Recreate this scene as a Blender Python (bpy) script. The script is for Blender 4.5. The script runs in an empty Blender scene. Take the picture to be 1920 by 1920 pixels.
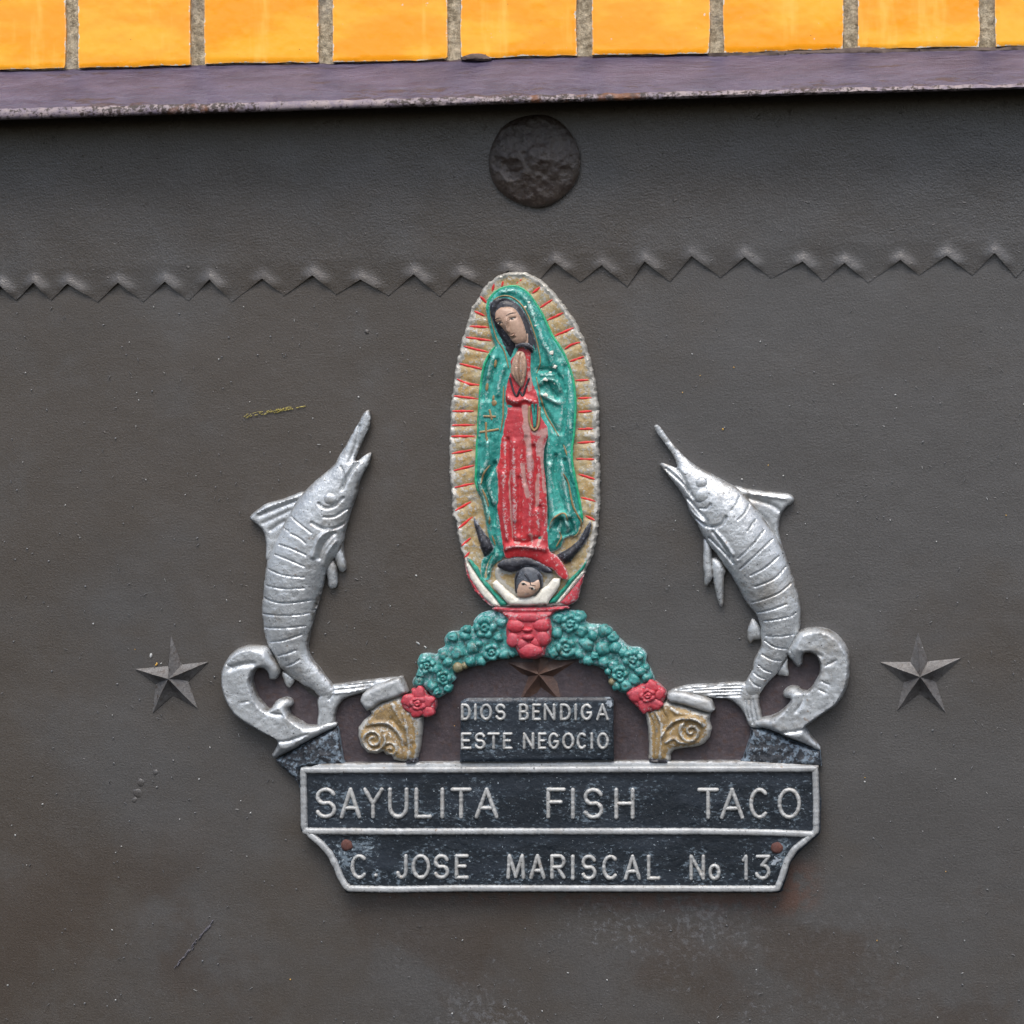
import bpy, math, random
import numpy as np
from mathutils import Vector, Matrix, noise
from mathutils.geometry import delaunay_2d_cdt

random.seed(7)
rng = np.random.default_rng(7)
scene = bpy.context.scene
COL = scene.collection

# ------------------------------------------------------------------ camera, sky, sun, exposure
D = 2.4; YAW = math.radians(10); PITCH = math.radians(5); ROLL = math.radians(-0.5); LENS = 90.0
cam_loc = Vector((D*math.sin(YAW)*math.cos(PITCH), -D*math.cos(YAW)*math.cos(PITCH), D*math.sin(PITCH)))
q = (-cam_loc).to_track_quat('-Z', 'Y')
RM = q.to_matrix() @ Matrix.Rotation(ROLL, 3, 'Z')
cd = bpy.data.cameras.new('camera'); cam = bpy.data.objects.new('camera', cd); COL.objects.link(cam)
cam.matrix_world = Matrix.Translation(cam_loc) @ RM.to_4x4()
cd.lens = LENS; cd.sensor_width = 36; cd.clip_start = 0.05; cd.clip_end = 200
scene.camera = cam

SUN_EL = math.radians(60); SUN_AZ = math.radians(-14)     # azimuth measured from the wall's normal, minus = from the left
w = bpy.data.worlds.new('World'); scene.world = w; w.use_nodes = True
nt = w.node_tree; nt.nodes.clear()
sky = nt.nodes.new('ShaderNodeTexSky'); sky.sky_type = 'NISHITA'; sky.sun_disc = False
sky.sun_elevation = SUN_EL; sky.sun_rotation = math.radians(180) - SUN_AZ*-1
sky.air_density = 1.0; sky.dust_density = 4.0; sky.ozone_density = 1.0
bg = nt.nodes.new('ShaderNodeBackground'); bg.inputs['Strength'].default_value = 0.15
out = nt.nodes.new('ShaderNodeOutputWorld')
nt.links.new(sky.outputs[0], bg.inputs[0]); nt.links.new(bg.outputs[0], out.inputs[0])
sd = bpy.data.lights.new('sun', 'SUN'); so = bpy.data.objects.new('sun', sd); COL.objects.link(so)
sd.energy = 1.5; sd.angle = math.radians(32); sd.color = (1.0, 0.975, 0.945)
sdir = Vector((math.sin(SUN_AZ)*math.cos(SUN_EL), -math.cos(SUN_AZ)*math.cos(SUN_EL), math.sin(SUN_EL)))
so.location = sdir*5; so.rotation_euler = sdir.to_track_quat('Z', 'Y').to_euler()
scene.view_settings.view_transform = 'Standard'; scene.view_settings.look = 'None'
scene.view_settings.gamma = 1.0; scene.view_settings.exposure = 0.70

# ------------------------------------------------------------------ measuring: a point of the photograph -> a point `d` in front of the wall
Rn = np.array(RM); Cn = np.array(cam_loc); FPX = 1920*LENS/36
def P(px, py, d=0.0):
    px = np.asarray(px, float); py = np.asarray(py, float)
    v = np.stack([(px-960)/FPX, -(py-960)/FPX, -np.ones_like(px)], -1) @ Rn.T
    t = (-np.asarray(d, float) - Cn[1]) / v[..., 1]
    return Cn + v*t[..., None]
def P1(px, py, d=0.0): return Vector(P(px, py, d).tolist())
MM = 0.001
VIEWS = {'A': (820, 490, 330/1920), 'B': (820, 820, 330/1920), 'C': (750, 1100, 520/1920), 'D': (400, 750, 320/1536),
         'E': (400, 1100, 450/1920), 'F': (1200, 780, 320/1536), 'G': (1170, 1130, 450/1920), 'H': (550, 1420, 510/1920),
         'I': (1050, 1420, 510/1920), 'J': (840, 1220, 340/1920), 'S': (220, 1170, 200/1920), 'T': (1620, 1160, 200/1920),
         'W': (0, 0, 1)}
def Z(*parts):
    """'A', [(x, y), ...], 'B', [...] : measured points of enlargements -> photo pixels"""
    r = []
    for v, pts in zip(parts[::2], parts[1::2]):
        ox, oy, s = VIEWS[v]; r += [(ox+x*s, oy+y*s) for x, y in pts]
    return np.array(r, float)

# ------------------------------------------------------------------ 2-D helpers
def resample(p, step, closed):
    p = np.asarray(p, float)
    q = np.vstack([p, p[:1]]) if closed else p
    L = np.concatenate([[0], np.cumsum(np.hypot(*(q[1:]-q[:-1]).T))])
    n = max(2, int(round(L[-1]/step)) + (0 if closed else 1))
    if closed: n = max(n, 6)
    t = np.linspace(0, L[-1], n, endpoint=not closed)
    return np.stack([np.interp(t, L, q[:, 0]), np.interp(t, L, q[:, 1])], 1)
def spline(p, closed, k=8):
    p = np.asarray(p, float); n = len(p)
    if n < 3: return p
    o = []
    for i in range(n if closed else n-1):
        if closed: a, b, c, d = p[i-1], p[i], p[(i+1) % n], p[(i+2) % n]
        else: a, b, c, d = p[max(i-1, 0)], p[i], p[i+1], p[min(i+2, n-1)]
        for t in np.linspace(0, 1, k, endpoint=False):
            o.append(0.5*((2*b) + (c-a)*t + (2*a-5*b+4*c-d)*t*t + (-a+3*b-3*c+d)*t**3))
    if not closed: o.append(p[-1])
    return np.array(o)
def seg_dist(pts, path, closed=False):
    a = np.asarray(path, float); b = np.roll(a, -1, 0) if closed else a[1:]
    if not closed: a = a[:-1]
    out = np.full(len(pts), 1e18)
    for p, q in zip(a, b):
        d = q-p; L = d @ d
        t = np.clip(((pts-p) @ d)/L, 0, 1) if L > 0 else np.zeros(len(pts))
        e = pts - p - t[:, None]*d
        np.minimum(out, e[:, 0]**2+e[:, 1]**2, out=out)
    return np.sqrt(out)
def inside(pts, poly):
    x, y = pts[:, 0], pts[:, 1]; r = np.zeros(len(pts), bool)
    a = poly; b = np.roll(poly, -1, 0)
    for (x0, y0), (x1, y1) in zip(a, b):
        if y0 == y1: continue
        c = ((y0 > y) != (y1 > y))
        r ^= c & (x < (x1-x0)*(y-y0)/(y1-y0)+x0)
    return r
def poisson(poly, fine=2.0):
    """membrane pushed up inside the outline: sqrt of it is a round swelling whatever the shape"""
    lo = poly.min(0)-8; hi = poly.max(0)+8
    u = None
    for s in (fine*4, fine*2, fine):
        nx = int((hi[0]-lo[0])/s)+2; ny = int((hi[1]-lo[1])/s)+2
        gx, gy = np.meshgrid(lo[0]+np.arange(nx)*s, lo[1]+np.arange(ny)*s)
        m = inside(np.stack([gx.ravel(), gy.ravel()], 1), poly).reshape(ny, nx)
        m[0] = m[-1] = False; m[:, 0] = m[:, -1] = False
        if u is None: u = np.zeros((ny, nx))
        else:
            f = np.repeat(np.repeat(u, 2, 0), 2, 1)
            g = np.zeros((ny, nx)); a, b = min(ny, f.shape[0]), min(nx, f.shape[1]); g[:a, :b] = f[:a, :b]
            u = g*m
        for _ in range(220 if s > fine else 90):
            v = np.zeros_like(u)
            v[1:-1, 1:-1] = 0.25*(u[:-2, 1:-1]+u[2:, 1:-1]+u[1:-1, :-2]+u[1:-1, 2:]) + s*s
            u = v*m
    return lo, fine, u
def bilin(f, pts):
    lo, s, u = f
    x = np.clip((pts[:, 0]-lo[0])/s, 0, u.shape[1]-1.001); y = np.clip((pts[:, 1]-lo[1])/s, 0, u.shape[0]-1.001)
    i = x.astype(int); j = y.astype(int); a = x-i; b = y-j
    return (u[j, i]*(1-a)+u[j, i+1]*a)*(1-b) + (u[j+1, i]*(1-a)+u[j+1, i+1]*a)*b

# ------------------------------------------------------------------ objects
def link(name, me, mat, parent=None):
    o = bpy.data.objects.new(name, me); COL.objects.link(o)
    if mat is not None: me.materials.append(mat)
    if parent is not None: o.parent = parent
    return o
def empty(name, loc, label, cat, group=None):
    o = bpy.data.objects.new(name, None); COL.objects.link(o); o.location = loc
    o.empty_display_size = 0.03
    o['label'] = label; o['category'] = cat
    if group: o['group'] = group
    return o
def root_loc(parent):
    v = Vector((0, 0, 0))
    while parent is not None: v += parent.location; parent = parent.parent
    return np.array(v)
def build(name, verts, faces, mat, parent, sharp=38, attrs=None, smooth=True):
    verts = np.asarray(verts, float) - root_loc(parent)
    me = bpy.data.meshes.new(name); me.from_pydata(verts.tolist(), [], [list(map(int, f)) for f in faces])
    for k, a in (attrs or {}).items():
        at = me.attributes.new(k, 'FLOAT', 'POINT'); at.data.foreach_set('value', np.asarray(a, np.float32))
    if smooth:
        me.polygons.foreach_set('use_smooth', [True]*len(me.polygons))
        me.set_sharp_from_angle(angle=math.radians(sharp))
    me.update()
    return link(name, me, mat, parent)

class Relief: pass
def relief(name, outline, mat, parent, low, edge, rise, step=3.0, dome=True, bevel=8.0, power=1.0, curve=True, draft=1.0,
           grooves=(), bumps=(), wob=0.25, extra=None, wear=None, cap=None, sharp=38, jag=0.45):
    """a cast piece: outline in photo pixels; mm heights above the wall: low = foot of its side, edge = rim of its face, rise = swelling"""
    ol = spline(outline, True) if curve else np.asarray(outline, float)
    ol = resample(ol, step*0.9, True)
    if jag: ol = ol+jag*np.array([(noise.noise((x*.11, y*.11, 7))+.7*noise.noise((x*.35, y*.35, 2)), noise.noise((x*.11, y*.11, 17))+.7*noise.noise((x*.35, y*.35, 12))) for x, y in ol])
    A = 0.5*np.sum(ol[:, 0]*np.roll(ol[:, 1], -1)-np.roll(ol[:, 0], -1)*ol[:, 1])
    if A > 0: ol = ol[::-1].copy()
    lo, hi = ol.min(0), ol.max(0)
    gx, gy = np.meshgrid(np.arange(lo[0], hi[0], step), np.arange(lo[1], hi[1], step*0.866))
    gx = gx + (np.arange(gx.shape[0]) % 2)[:, None]*step*0.5
    g = np.stack([gx.ravel(), gy.ravel()], 1) + rng.uniform(-0.12, 0.12, (gx.size, 2))*step
    g = g[inside(g, ol)]
    if len(g): g = g[seg_dist(g, ol, True) > 0.55*step]
    pts = np.vstack([ol, g]); n = len(ol)
    vs, es, fs, *_ = delaunay_2d_cdt([Vector(p) for p in pts.tolist()], [], [list(range(n))], 1, 1e-5)
    vp = np.array([(v.x, v.y) for v in vs])
    R = Relief(); R.outline = ol
    f = poisson(ol, 2.0 if max(hi-lo) < 500 else 3.0) if dome else None
    um = (bilin(f, vp).max() if dome else 1) or 1
    if cap: um = min(um, cap*cap)
    def H(p):
        p = np.atleast_2d(np.asarray(p, float)); d = seg_dist(p, ol, True)*inside(p, ol)
        if dome: h = edge + rise*np.clip(bilin(f, p)/um, 0, 1)**(0.5*power)
        else:
            t = np.clip(d/bevel, 0, 1); h = edge + rise*np.sqrt(np.clip(1-(1-t)**2, 0, 1))
        fade = np.clip(d/5.0, 0, 1)
        for path, wd, amp in grooves:
            path = spline(path, False, 5) if len(path) > 2 else np.asarray(path, float)
            dd = seg_dist(p, path); h = h + fade*amp*np.exp(-(dd/wd)**2)
        for (cx, cy), rr, amp in bumps:
            q = 1-((p[:, 0]-cx)**2+(p[:, 1]-cy)**2)/(rr*rr)
            h = h + fade*amp*np.sqrt(np.clip(q, 0, 1))
        if extra is not None: h = h + extra(p, d)
        return h
    R.H = H
    h = H(vp); dist = seg_dist(vp, ol, True)
    if wob: h = h + wob*np.array([noise.noise((x*0.09, y*0.09, 3.1))+0.5*noise.noise((x*0.25, y*0.25, 9.1)) for x, y in vp])
    dref = (edge+0.5*rise)*MM
    W = P(vp[:, 0], vp[:, 1], dref); W[:, 1] = -h*MM
    # face winding towards the viewer (-Y)
    faces = []
    for f3 in fs:
        a, b, c = W[f3[0]], W[f3[1]], W[f3[2]]
        ny = (b[2]-a[2])*(c[0]-a[0])-(b[0]-a[0])*(c[2]-a[2])
        faces.append(f3 if ny < 0 else f3[::-1])
    # side wall along boundary edges
    cnt = {}
    for f3 in faces:
        for i in range(len(f3)):
            a, b = f3[i], f3[(i+1) % len(f3)]; cnt[(a, b)] = 1
    bd = [(a, b) for (a, b) in cnt if (b, a) not in cnt]
    nb = {}; extra_v = []; ctr = W.mean(0)
    nxt = {a: b for a, b in bd}; prv = {b: a for a, b in bd}
    for a in nxt:
        b, c = W[nxt[a]], W[prv.get(a, a)]
        t = b-c; nrm = np.array([t[2], 0, -t[0]]); L = np.linalg.norm(nrm); nrm = nrm/L if L > 0 else nrm
        s = 1.0
        nb[a] = len(W)+len(extra_v)
        v = W[a] - s*nrm*0 ; v = v.copy()
        v += nrm*draft*MM*0.5*R_SIGN; v[1] = -low*MM
        extra_v.append(v)
    for a, b in bd: faces.append([b, a, nb[a], nb[b]])
    V = np.vstack([W, np.array(extra_v)]) if extra_v else W
    nbs = np.zeros(len(vp)); cnn = np.zeros(len(vp))
    E = np.array([(f[i], f[(i+1) % 3]) for f in fs for i in range(3)])
    sm = h.copy()
    for _ in range(3):
        nbs[:] = 0; cnn[:] = 0
        np.add.at(nbs, E[:, 0], sm[E[:, 1]]); np.add.at(cnn, E[:, 0], 1)
        np.add.at(nbs, E[:, 1], sm[E[:, 0]]); np.add.at(cnn, E[:, 1], 1)
        sm = nbs/np.maximum(cnn, 1)
    ridge = np.clip((h-sm)/0.5, 0, 1)*np.clip(dist/6, 0, 1)
    attrs = {'rim': np.concatenate([dist, np.zeros(len(extra_v))]), 'ridge': np.concatenate([ridge, np.zeros(len(extra_v))])}
    if wear is not None: attrs['wear'] = np.concatenate([wear(vp), np.zeros(len(extra_v))])
    R.obj = build(name, V, faces, mat, parent, sharp=sharp, attrs=attrs)
    return R
R_SIGN = -1.0

def tube(name, paths, width, height, mat, parent, on, curve=True, taper=None, step=2.5, sink=0.6, flat=0.0, wob=0.06):
    """raised round-topped strokes; on = mm level or a function of photo pixels giving it; width in photo px"""
    V, F, rim = [], [], []
    for path in paths:
        path = np.asarray(path, float)
        if len(path) > 2 and curve: path = spline(path, False, 6)
        closed = len(path) > 3 and np.hypot(*(path[0]-path[-1])) < 0.8
        pts = resample(path, step, False)
        if closed: pts[-1] = pts[0]
        n = len(pts)
        t = np.gradient(pts, axis=0)
        if closed: t[0] = t[-1] = pts[1]-pts[-2]
        t /= (np.hypot(t[:, 0], t[:, 1])[:, None]+1e-9); nm = np.stack([-t[:, 1], t[:, 0]], 1)
        s = np.linspace(0, 1, n); wv = np.full(n, width/2.0)
        if taper == 'both': wv = wv*(0.35+0.65*np.sin(np.pi*np.clip(s, 0.02, 0.98))**0.5)
        elif taper == 'end': wv = wv*(1-0.75*s)
        if not closed:   # rounded ends
            ext = []
            r = width/2.0
            k = [(-1.0, 0.0), (-0.92, 0.4), (-0.7, 0.72), (-0.35, 0.94)]
            pre = [(pts[0]+t[0]*r*a, nm[0], wv[0]*b, b) for a, b in k]
            post = [(pts[-1]-t[-1]*r*a, nm[-1], wv[-1]*b, b) for a, b in reversed(k)]
            rows = pre + [(pts[i], nm[i], wv[i], 1.0) for i in range(n)] + post
        else: rows = [(pts[i], nm[i], wv[i], 1.0) for i in range(n)]
        c = np.array([r[0] for r in rows]); base = on(c) if callable(on) else np.full(len(c), float(on))
        prof = [(-1, -sink/height if height else 0), (-0.97, 0.25), (-0.75, 0.66+0.2*flat), (-0.4, 0.92+0.05*flat), (0, 1.0), (0.4, 0.92+0.05*flat), (0.75, 0.66+0.2*flat), (0.97, 0.25), (1, -sink/height if height else 0)]
        b0 = len(V)
        for i, (p, nn, ww, hh) in enumerate(rows):
            jit = 1+wob*noise.noise((p[0]*0.21, p[1]*0.21, 5.0))
            for a, h in prof:
                q = p+nn*ww*a*jit
                z = base[i]+height*(h*hh**0.6 if h > 0 else h)*jit
                v = P(q[0], q[1], (base[i]+height*0.5)*MM); v[1] = -z*MM
                V.append(v); rim.append(3.0)
        m = len(prof)
        for i in range(len(rows)-1):
            for j in range(m-1):
                a = b0+i*m+j; F.append([a, a+m, a+m+1, a+1])
    o = build(name, V, F, mat, parent, sharp=60, attrs={'rim': rim})
    return o

def blob(name, c, rx, ry, height, mat, parent, level, ang=0, lobes=0, lobe=0.25, dimple=0.0, low=None, nr=7, na=28, wob=0.12, seed=0):
    """a swelling on a casting: berry, petalled flower, eye, rivet"""
    V, F = [], []
    rnd = random.Random(seed*31+int(c[0]*7+c[1]*13))
    ph = rnd.uniform(0, 6.28); jl = [rnd.uniform(0.8, 1.15) for _ in range(16)]
    def pt(r, a, z):
        x = rx*r*math.cos(a); y = ry*r*math.sin(a)
        px = c[0]+x*math.cos(ang)-y*math.sin(ang); py = c[1]+x*math.sin(ang)+y*math.cos(ang)
        v = P(px, py, (level+height*0.5)*MM); v[1] = -z*MM; return v
    def rad(a):
        k = 1+wob*noise.noise((math.cos(a)*1.3+seed, math.sin(a)*1.3, c[0]*0.1))
        if lobes: k *= 1-lobe+lobe*abs(math.cos((a+ph)*lobes/2))**0.7
        return k
    def hz(r, a):
        h = math.sqrt(max(0, 1-r*r))
        if lobes:
            pet = abs(math.cos((a+ph)*lobes/2))**0.8
            h = (0.62+0.38*pet)*math.sqrt(max(0, 1-r**5))*(0.72+0.28*r)
            h = h*(1-math.exp(-((r-0.43)/0.08)**2)*0.45)
            if r < 0.4: h = 0.66+0.3*math.exp(-((r-0.24)/0.10)**2)
        if dimple: h -= dimple*math.exp(-(r/0.3)**2)
        return h
    V.append(pt(0, 0, level+height*hz(0, 0)))
    for i in range(1, nr+1):
        r = math.sin(i/nr*math.pi/2) if not lobes else i/nr
        for j in range(na):
            a = 2*math.pi*j/na; V.append(pt(r*rad(a), a, level+height*hz(r, a)))
    lw = level-2.0 if low is None else low
    for j in range(na):
        a = 2*math.pi*j/na; V.append(pt(rad(a)*1.02, a, lw))
    for j in range(na):
        k = (j+1) % na
        F.append([0, 1+j, 1+k])
        for i in range(nr):
            a = 1+i*na; b = a+na; F.append([a+j, b+j, b+k, a+k])
    W = np.array(V)
    a, b, c2 = W[F[0][0]], W[F[0][1]], W[F[0][2]]
    if (b[2]-a[2])*(c2[0]-a[0])-(b[0]-a[0])*(c2[2]-a[2]) > 0: F = [f[::-1] for f in F]
    return build(name, V, F, mat, parent, sharp=70, attrs={'rim': [8.0]*len(V)})

# ------------------------------------------------------------------ materials
class N:
    def __init__(s, name):
        s.m = bpy.data.materials.new(name); s.m.use_nodes = True; s.t = s.m.node_tree; s.t.nodes.clear()
        s.o = s.t.nodes.new('ShaderNodeOutputMaterial'); s.b = s.t.nodes.new('ShaderNodeBsdfPrincipled')
        s.t.links.new(s.b.outputs[0], s.o.inputs[0])
        tc = s.t.nodes.new('ShaderNodeTexCoord'); s.co = tc.outputs['Object']
    def L(s, a, b): s.t.links.new(a, b)
    def setv(s, sock, v):
        if hasattr(v, 'is_output') or isinstance(v, bpy.types.NodeSocket): s.L(v, sock)
        else: sock.default_value = v
    def noise(s, scale, detail=4, rough=0.55, co=None, stretch=None, off=0.0, dist=0.0):
        n = s.t.nodes.new('ShaderNodeTexNoise'); n.inputs['Scale'].default_value = scale
        n.inputs['Detail'].default_value = detail; n.inputs['Roughness'].default_value = rough; n.inputs['Distortion'].default_value = dist
        mp = s.t.nodes.new('ShaderNodeMapping'); mp.inputs['Location'].default_value = (off, off*0.7, off*1.3)
        if stretch: mp.inputs['Scale'].default_value = stretch
        s.L(co or s.co, mp.inputs[0]); s.L(mp.outputs[0], n.inputs['Vector'])
        return n.outputs['Fac']
    def voro(s, scale, off=0.0):
        n = s.t.nodes.new('ShaderNodeTexVoronoi'); n.inputs['Scale'].default_value = scale
        s.L(s.co, n.inputs['Vector']); return n.outputs['Distance']
    def ramp(s, x, a, b, lo=0.0, hi=1.0):
        n = s.t.nodes.new('ShaderNodeMapRange'); n.interpolation_type = 'SMOOTHSTEP'
        s.setv(n.inputs['Value'], x)
        n.inputs['From Min'].default_value = a; n.inputs['From Max'].default_value = b
        n.inputs['To Min'].default_value = lo; n.inputs['To Max'].default_value = hi
        return n.outputs['Result']
    def math(s, op, a, b=0.0):
        n = s.t.nodes.new('ShaderNodeMath'); n.operation = op; s.setv(n.inputs[0], a); s.setv(n.inputs[1], b); return n.outputs[0]
    def mix(s, f, a, b):
        n = s.t.nodes.new('ShaderNodeMix'); n.data_type = 'RGBA'
        s.setv(n.inputs[0], f)
        for k, v in ((6, a), (7, b)):
            if isinstance(v, tuple): n.inputs[k].default_value = (*v[:3], 1)
            else: s.L(v, n.inputs[k])
        return n.outputs[2]
    def attr(s, name):
        n = s.t.nodes.new('ShaderNodeAttribute'); n.attribute_name = name; return n.outputs['Fac']
    def bump(s, h, strength, dist, prev=None):
        n = s.t.nodes.new('ShaderNodeBump'); n.inputs['Strength'].default_value = strength; n.inputs['Distance'].default_value = dist
        s.L(h, n.inputs['Height'])
        if prev is not None: s.L(prev, n.inputs['Normal'])
        return n.outputs[0]
    def sep(s):
        n = s.t.nodes.new('ShaderNodeSeparateXYZ'); g = s.t.nodes.new('ShaderNodeNewGeometry'); s.L(g.outputs['Position'], n.inputs[0]); return n.outputs
    def done(s, col, rough, metal=0.0, nrm=None, spec=0.5):
        s.setv(s.b.inputs['Base Color'], col if not isinstance(col, tuple) else (*col[:3], 1))
        s.setv(s.b.inputs['Roughness'], rough); s.setv(s.b.inputs['Metallic'], metal)
        s.b.inputs['Specular IOR Level'].default_value = spec
        if nrm is not None: s.L(nrm, s.b.inputs['Normal'])
        return s.m

SILVER = (0.36, 0.385, 0.40)
def paint(name, c1, c2, chip=SILVER, amount=0.3, rough=0.42, edge=3.0, fine=420, bump=0.45, grime=(0.05, 0.04, 0.035), grime_amt=0.3, streak=None, rimchip=0.16, wearcol=None, ridge=0.07):
    """old enamel on a casting: uneven coat, chips down to the bare metal, more along rims and high spots, grime in patches"""
    n = N(name)
    col = n.mix(n.ramp(n.noise(75, 5, 0.68, stretch=streak), 0.34, 0.66), c1, c2)
    col = n.mix(n.math('MULTIPLY', n.ramp(n.noise(420, 3, 0.6, off=12), 0.45, 0.75), 0.35), col, tuple(min(1, v*1.7+0.03) for v in c2))
    if wearcol is not None:
        wm = n.ramp(n.math('ADD', n.attr('wear'), n.math('MULTIPLY', n.math('SUBTRACT', n.noise(230, 5, 0.72, stretch=(1, 1, 0.3), off=17), 0.5), 1.5)), 0.38, 0.62)
        col = n.mix(n.math('MULTIPLY', wm, 0.85), col, wearcol)
    ch = n.noise(fine, 6, 0.75); big = n.noise(60, 3, off=4.0)
    e = n.ramp(n.attr('rim'), 0.0, edge, rimchip, 0.0)
    v = n.math('ADD', n.math('ADD', ch, e), n.math('MULTIPLY', n.math('SUBTRACT', big, 0.5), 0.28))
    v = n.math('ADD', v, n.math('MULTIPLY', n.attr('ridge'), ridge))
    cm = n.ramp(v, 0.70-amount*0.22, 0.75-amount*0.22)
    col = n.mix(cm, col, chip)
    g = n.math('MULTIPLY', n.ramp(n.noise(170, 6, 0.72, off=9.0), 0.50, 0.66), grime_amt)
    col = n.mix(g, col, grime)
    dk = n.ramp(n.noise(620, 3, 0.6, off=27), 0.67, 0.72)
    col = n.mix(n.math('MULTIPLY', dk, 0.7*min(1, grime_amt*3)), col, grime)
    b = n.bump(n.noise(300, 6, 0.75, off=2), bump, 0.0013)
    b = n.bump(n.noise(95, 3, 0.6, off=22), 0.3, 0.002, b)
    b = n.bump(cm, 0.45, -0.0004, b)
    rg = n.math('ADD', n.math('MULTIPLY', n.noise(90, 3, off=6), 0.3), rough-0.14)
    return n.done(col, rg, n.math('MULTIPLY', cm, 0.3), b)
M = {}
M['silver'] = None
def silver(name, c1, c2, metal, rough, stain=0.35, bump=0.4):
    n = N(name)
    col = n.mix(n.ramp(n.noise(45, 5, 0.65), 0.35, 0.68), c1, c2)
    col = n.mix(n.math('MULTIPLY', n.ramp(n.noise(480, 4, 0.7, off=13), 0.45, 0.7), 0.32), col, tuple(v*0.68 for v in c2))
    st = n.math('MULTIPLY', n.ramp(n.noise(30, 6, 0.7, off=5), 0.52, 0.68), stain)
    col = n.mix(st, col, (0.20, 0.17, 0.125))
    sp = n.math('MULTIPLY', n.ramp(n.noise(120, 3, 0.6, off=15), 0.68, 0.73), 0.6)
    col = n.mix(sp, col, (0.20, 0.12, 0.06))
    pit = n.ramp(n.math('ADD', n.noise(430, 3, 0.6, off=3), n.math('MULTIPLY', n.math('SUBTRACT', n.noise(50, 3, off=33), 0.5), 0.2)), 0.655, 0.69)
    col = n.mix(n.math('MULTIPLY', pit, 0.9), col, (0.04, 0.04, 0.04))
    e = n.math('MULTIPLY', n.ramp(n.attr('rim'), 0.0, 4.5, 1.0, 0.0), n.ramp(n.noise(90, 5, 0.7, off=8), 0.40, 0.60))
    col = n.mix(n.math('MULTIPLY', e, 0.75), col, (0.13, 0.11, 0.085))
    b = n.bump(n.noise(330, 6, 0.78, off=1), bump*1.2, 0.0012)
    b = n.bump(n.noise(60, 3, 0.5, off=7), 0.25, 0.003, b)
    b = n.bump(pit, 0.6, -0.0005, b)
    rg = n.math('ADD', n.math('MULTIPLY', n.noise(160, 4, off=6), 0.3), rough-0.15)
    return n.done(col, rg, metal, b)
M['silver'] = silver('silver_paint', (0.50, 0.53, 0.545), (0.38, 0.405, 0.42), 0.45, 0.30, 0.50, 0.40)
M['bare'] = silver('bare_casting', (0.42, 0.44, 0.445), (0.32, 0.34, 0.35), 0.25, 0.42, 0.25)
M['letter'] = silver('letter_metal', (0.45, 0.46, 0.45), (0.34, 0.355, 0.355), 0.2, 0.42, 0.3, 0.3)
M['gold'] = paint('gold_paint', (0.36, 0.235, 0.085), (0.33, 0.28, 0.17), chip=(0.44, 0.43, 0.39), amount=0.62, edge=15, grime_amt=0.3, grime=(0.13, 0.09, 0.045), rimchip=0.30, ridge=0.14)
M['scroll_gold'] = paint('capital_gold', (0.32, 0.215, 0.085), (0.20, 0.14, 0.065), chip=(0.42, 0.42, 0.39), amount=0.55, edge=9, grime_amt=0.5, rimchip=0.22, ridge=0.16)
M['trim_gold'] = paint('trim_gold', (0.30, 0.20, 0.08), (0.22, 0.15, 0.07), amount=0.35, edge=0.5)
M['green'] = paint('mantle_green', (0.007, 0.145, 0.125), (0.05, 0.33, 0.285), chip=(0.30, 0.50, 0.46), amount=0.42, streak=(1, 1, 0.4), ridge=0.14, grime_amt=0.45, grime=(0.012, 0.06, 0.05), rough=0.27)
M['green_edge'] = paint('bright_green', (0.015, 0.36, 0.17), (0.02, 0.27, 0.14), amount=0.2, edge=0.5, grime_amt=0.1, rough=0.34)
M['teal_band'] = paint('teal_band', (0.01, 0.27, 0.185), (0.02, 0.21, 0.15), amount=0.08, edge=1, grime_amt=0.1, rough=0.36)
M['teal'] = paint('garland_teal', (0.016, 0.16, 0.15), (0.07, 0.28, 0.27), chip=(0.28, 0.42, 0.44), amount=0.60, edge=2, ridge=0.16, grime_amt=0.8, grime=(0.06, 0.075, 0.06), rough=0.28, bump=0.5)
M['tan_bud'] = paint('tan_bud', (0.16, 0.17, 0.10), (0.22, 0.17, 0.09), chip=(0.2, 0.3, 0.27), amount=0.5, grime_amt=0.5)
M['red'] = paint('gown_red', (0.46, 0.026, 0.030), (0.36, 0.03, 0.04), chip=(0.52, 0.33, 0.33), amount=0.36, ridge=0.15, grime_amt=0.25, grime=(0.2, 0.02, 0.02), streak=(1, 1, 0.25), wearcol=(0.40, 0.255, 0.23))
M['rose'] = paint('rose_red', (0.42, 0.035, 0.05), (0.36, 0.05, 0.07), chip=(0.40, 0.25, 0.26), amount=0.5, edge=2, ridge=0.12, grime_amt=0.4, grime=(0.14, 0.03, 0.03), bump=0.5)
M['ray'] = paint('ray_red', (0.56, 0.018, 0.016), (0.48, 0.025, 0.025), amount=0.12, edge=0.3, grime_amt=0.1)
M['pink_worn'] = paint('worn_pink', (0.42, 0.22, 0.20), (0.38, 0.28, 0.24), chip=(0.42, 0.40, 0.37), amount=0.62, grime_amt=0.2, grime=(0.3, 0.04, 0.04), streak=(1, 1, 0.2))
M['skin'] = paint('skin_paint', (0.40, 0.275, 0.20), (0.34, 0.225, 0.165), chip=(0.30, 0.27, 0.26), amount=0.22, edge=1.0, grime_amt=0.3, grime=(0.2, 0.12, 0.09), bump=0.2)
M['black'] = paint('hair_black', (0.012, 0.012, 0.016), (0.022, 0.024, 0.032), chip=(0.17, 0.19, 0.23), amount=0.36, rough=0.36, grime_amt=0.1)
M['brow'] = paint('brow_black', (0.012, 0.010, 0.010), (0.02, 0.016, 0.014), amount=0.0, edge=0.1, grime_amt=0)
M['eye_white'] = paint('eye_white', (0.36, 0.33, 0.28), (0.36, 0.33, 0.28), amount=0, grime_amt=0)
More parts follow.
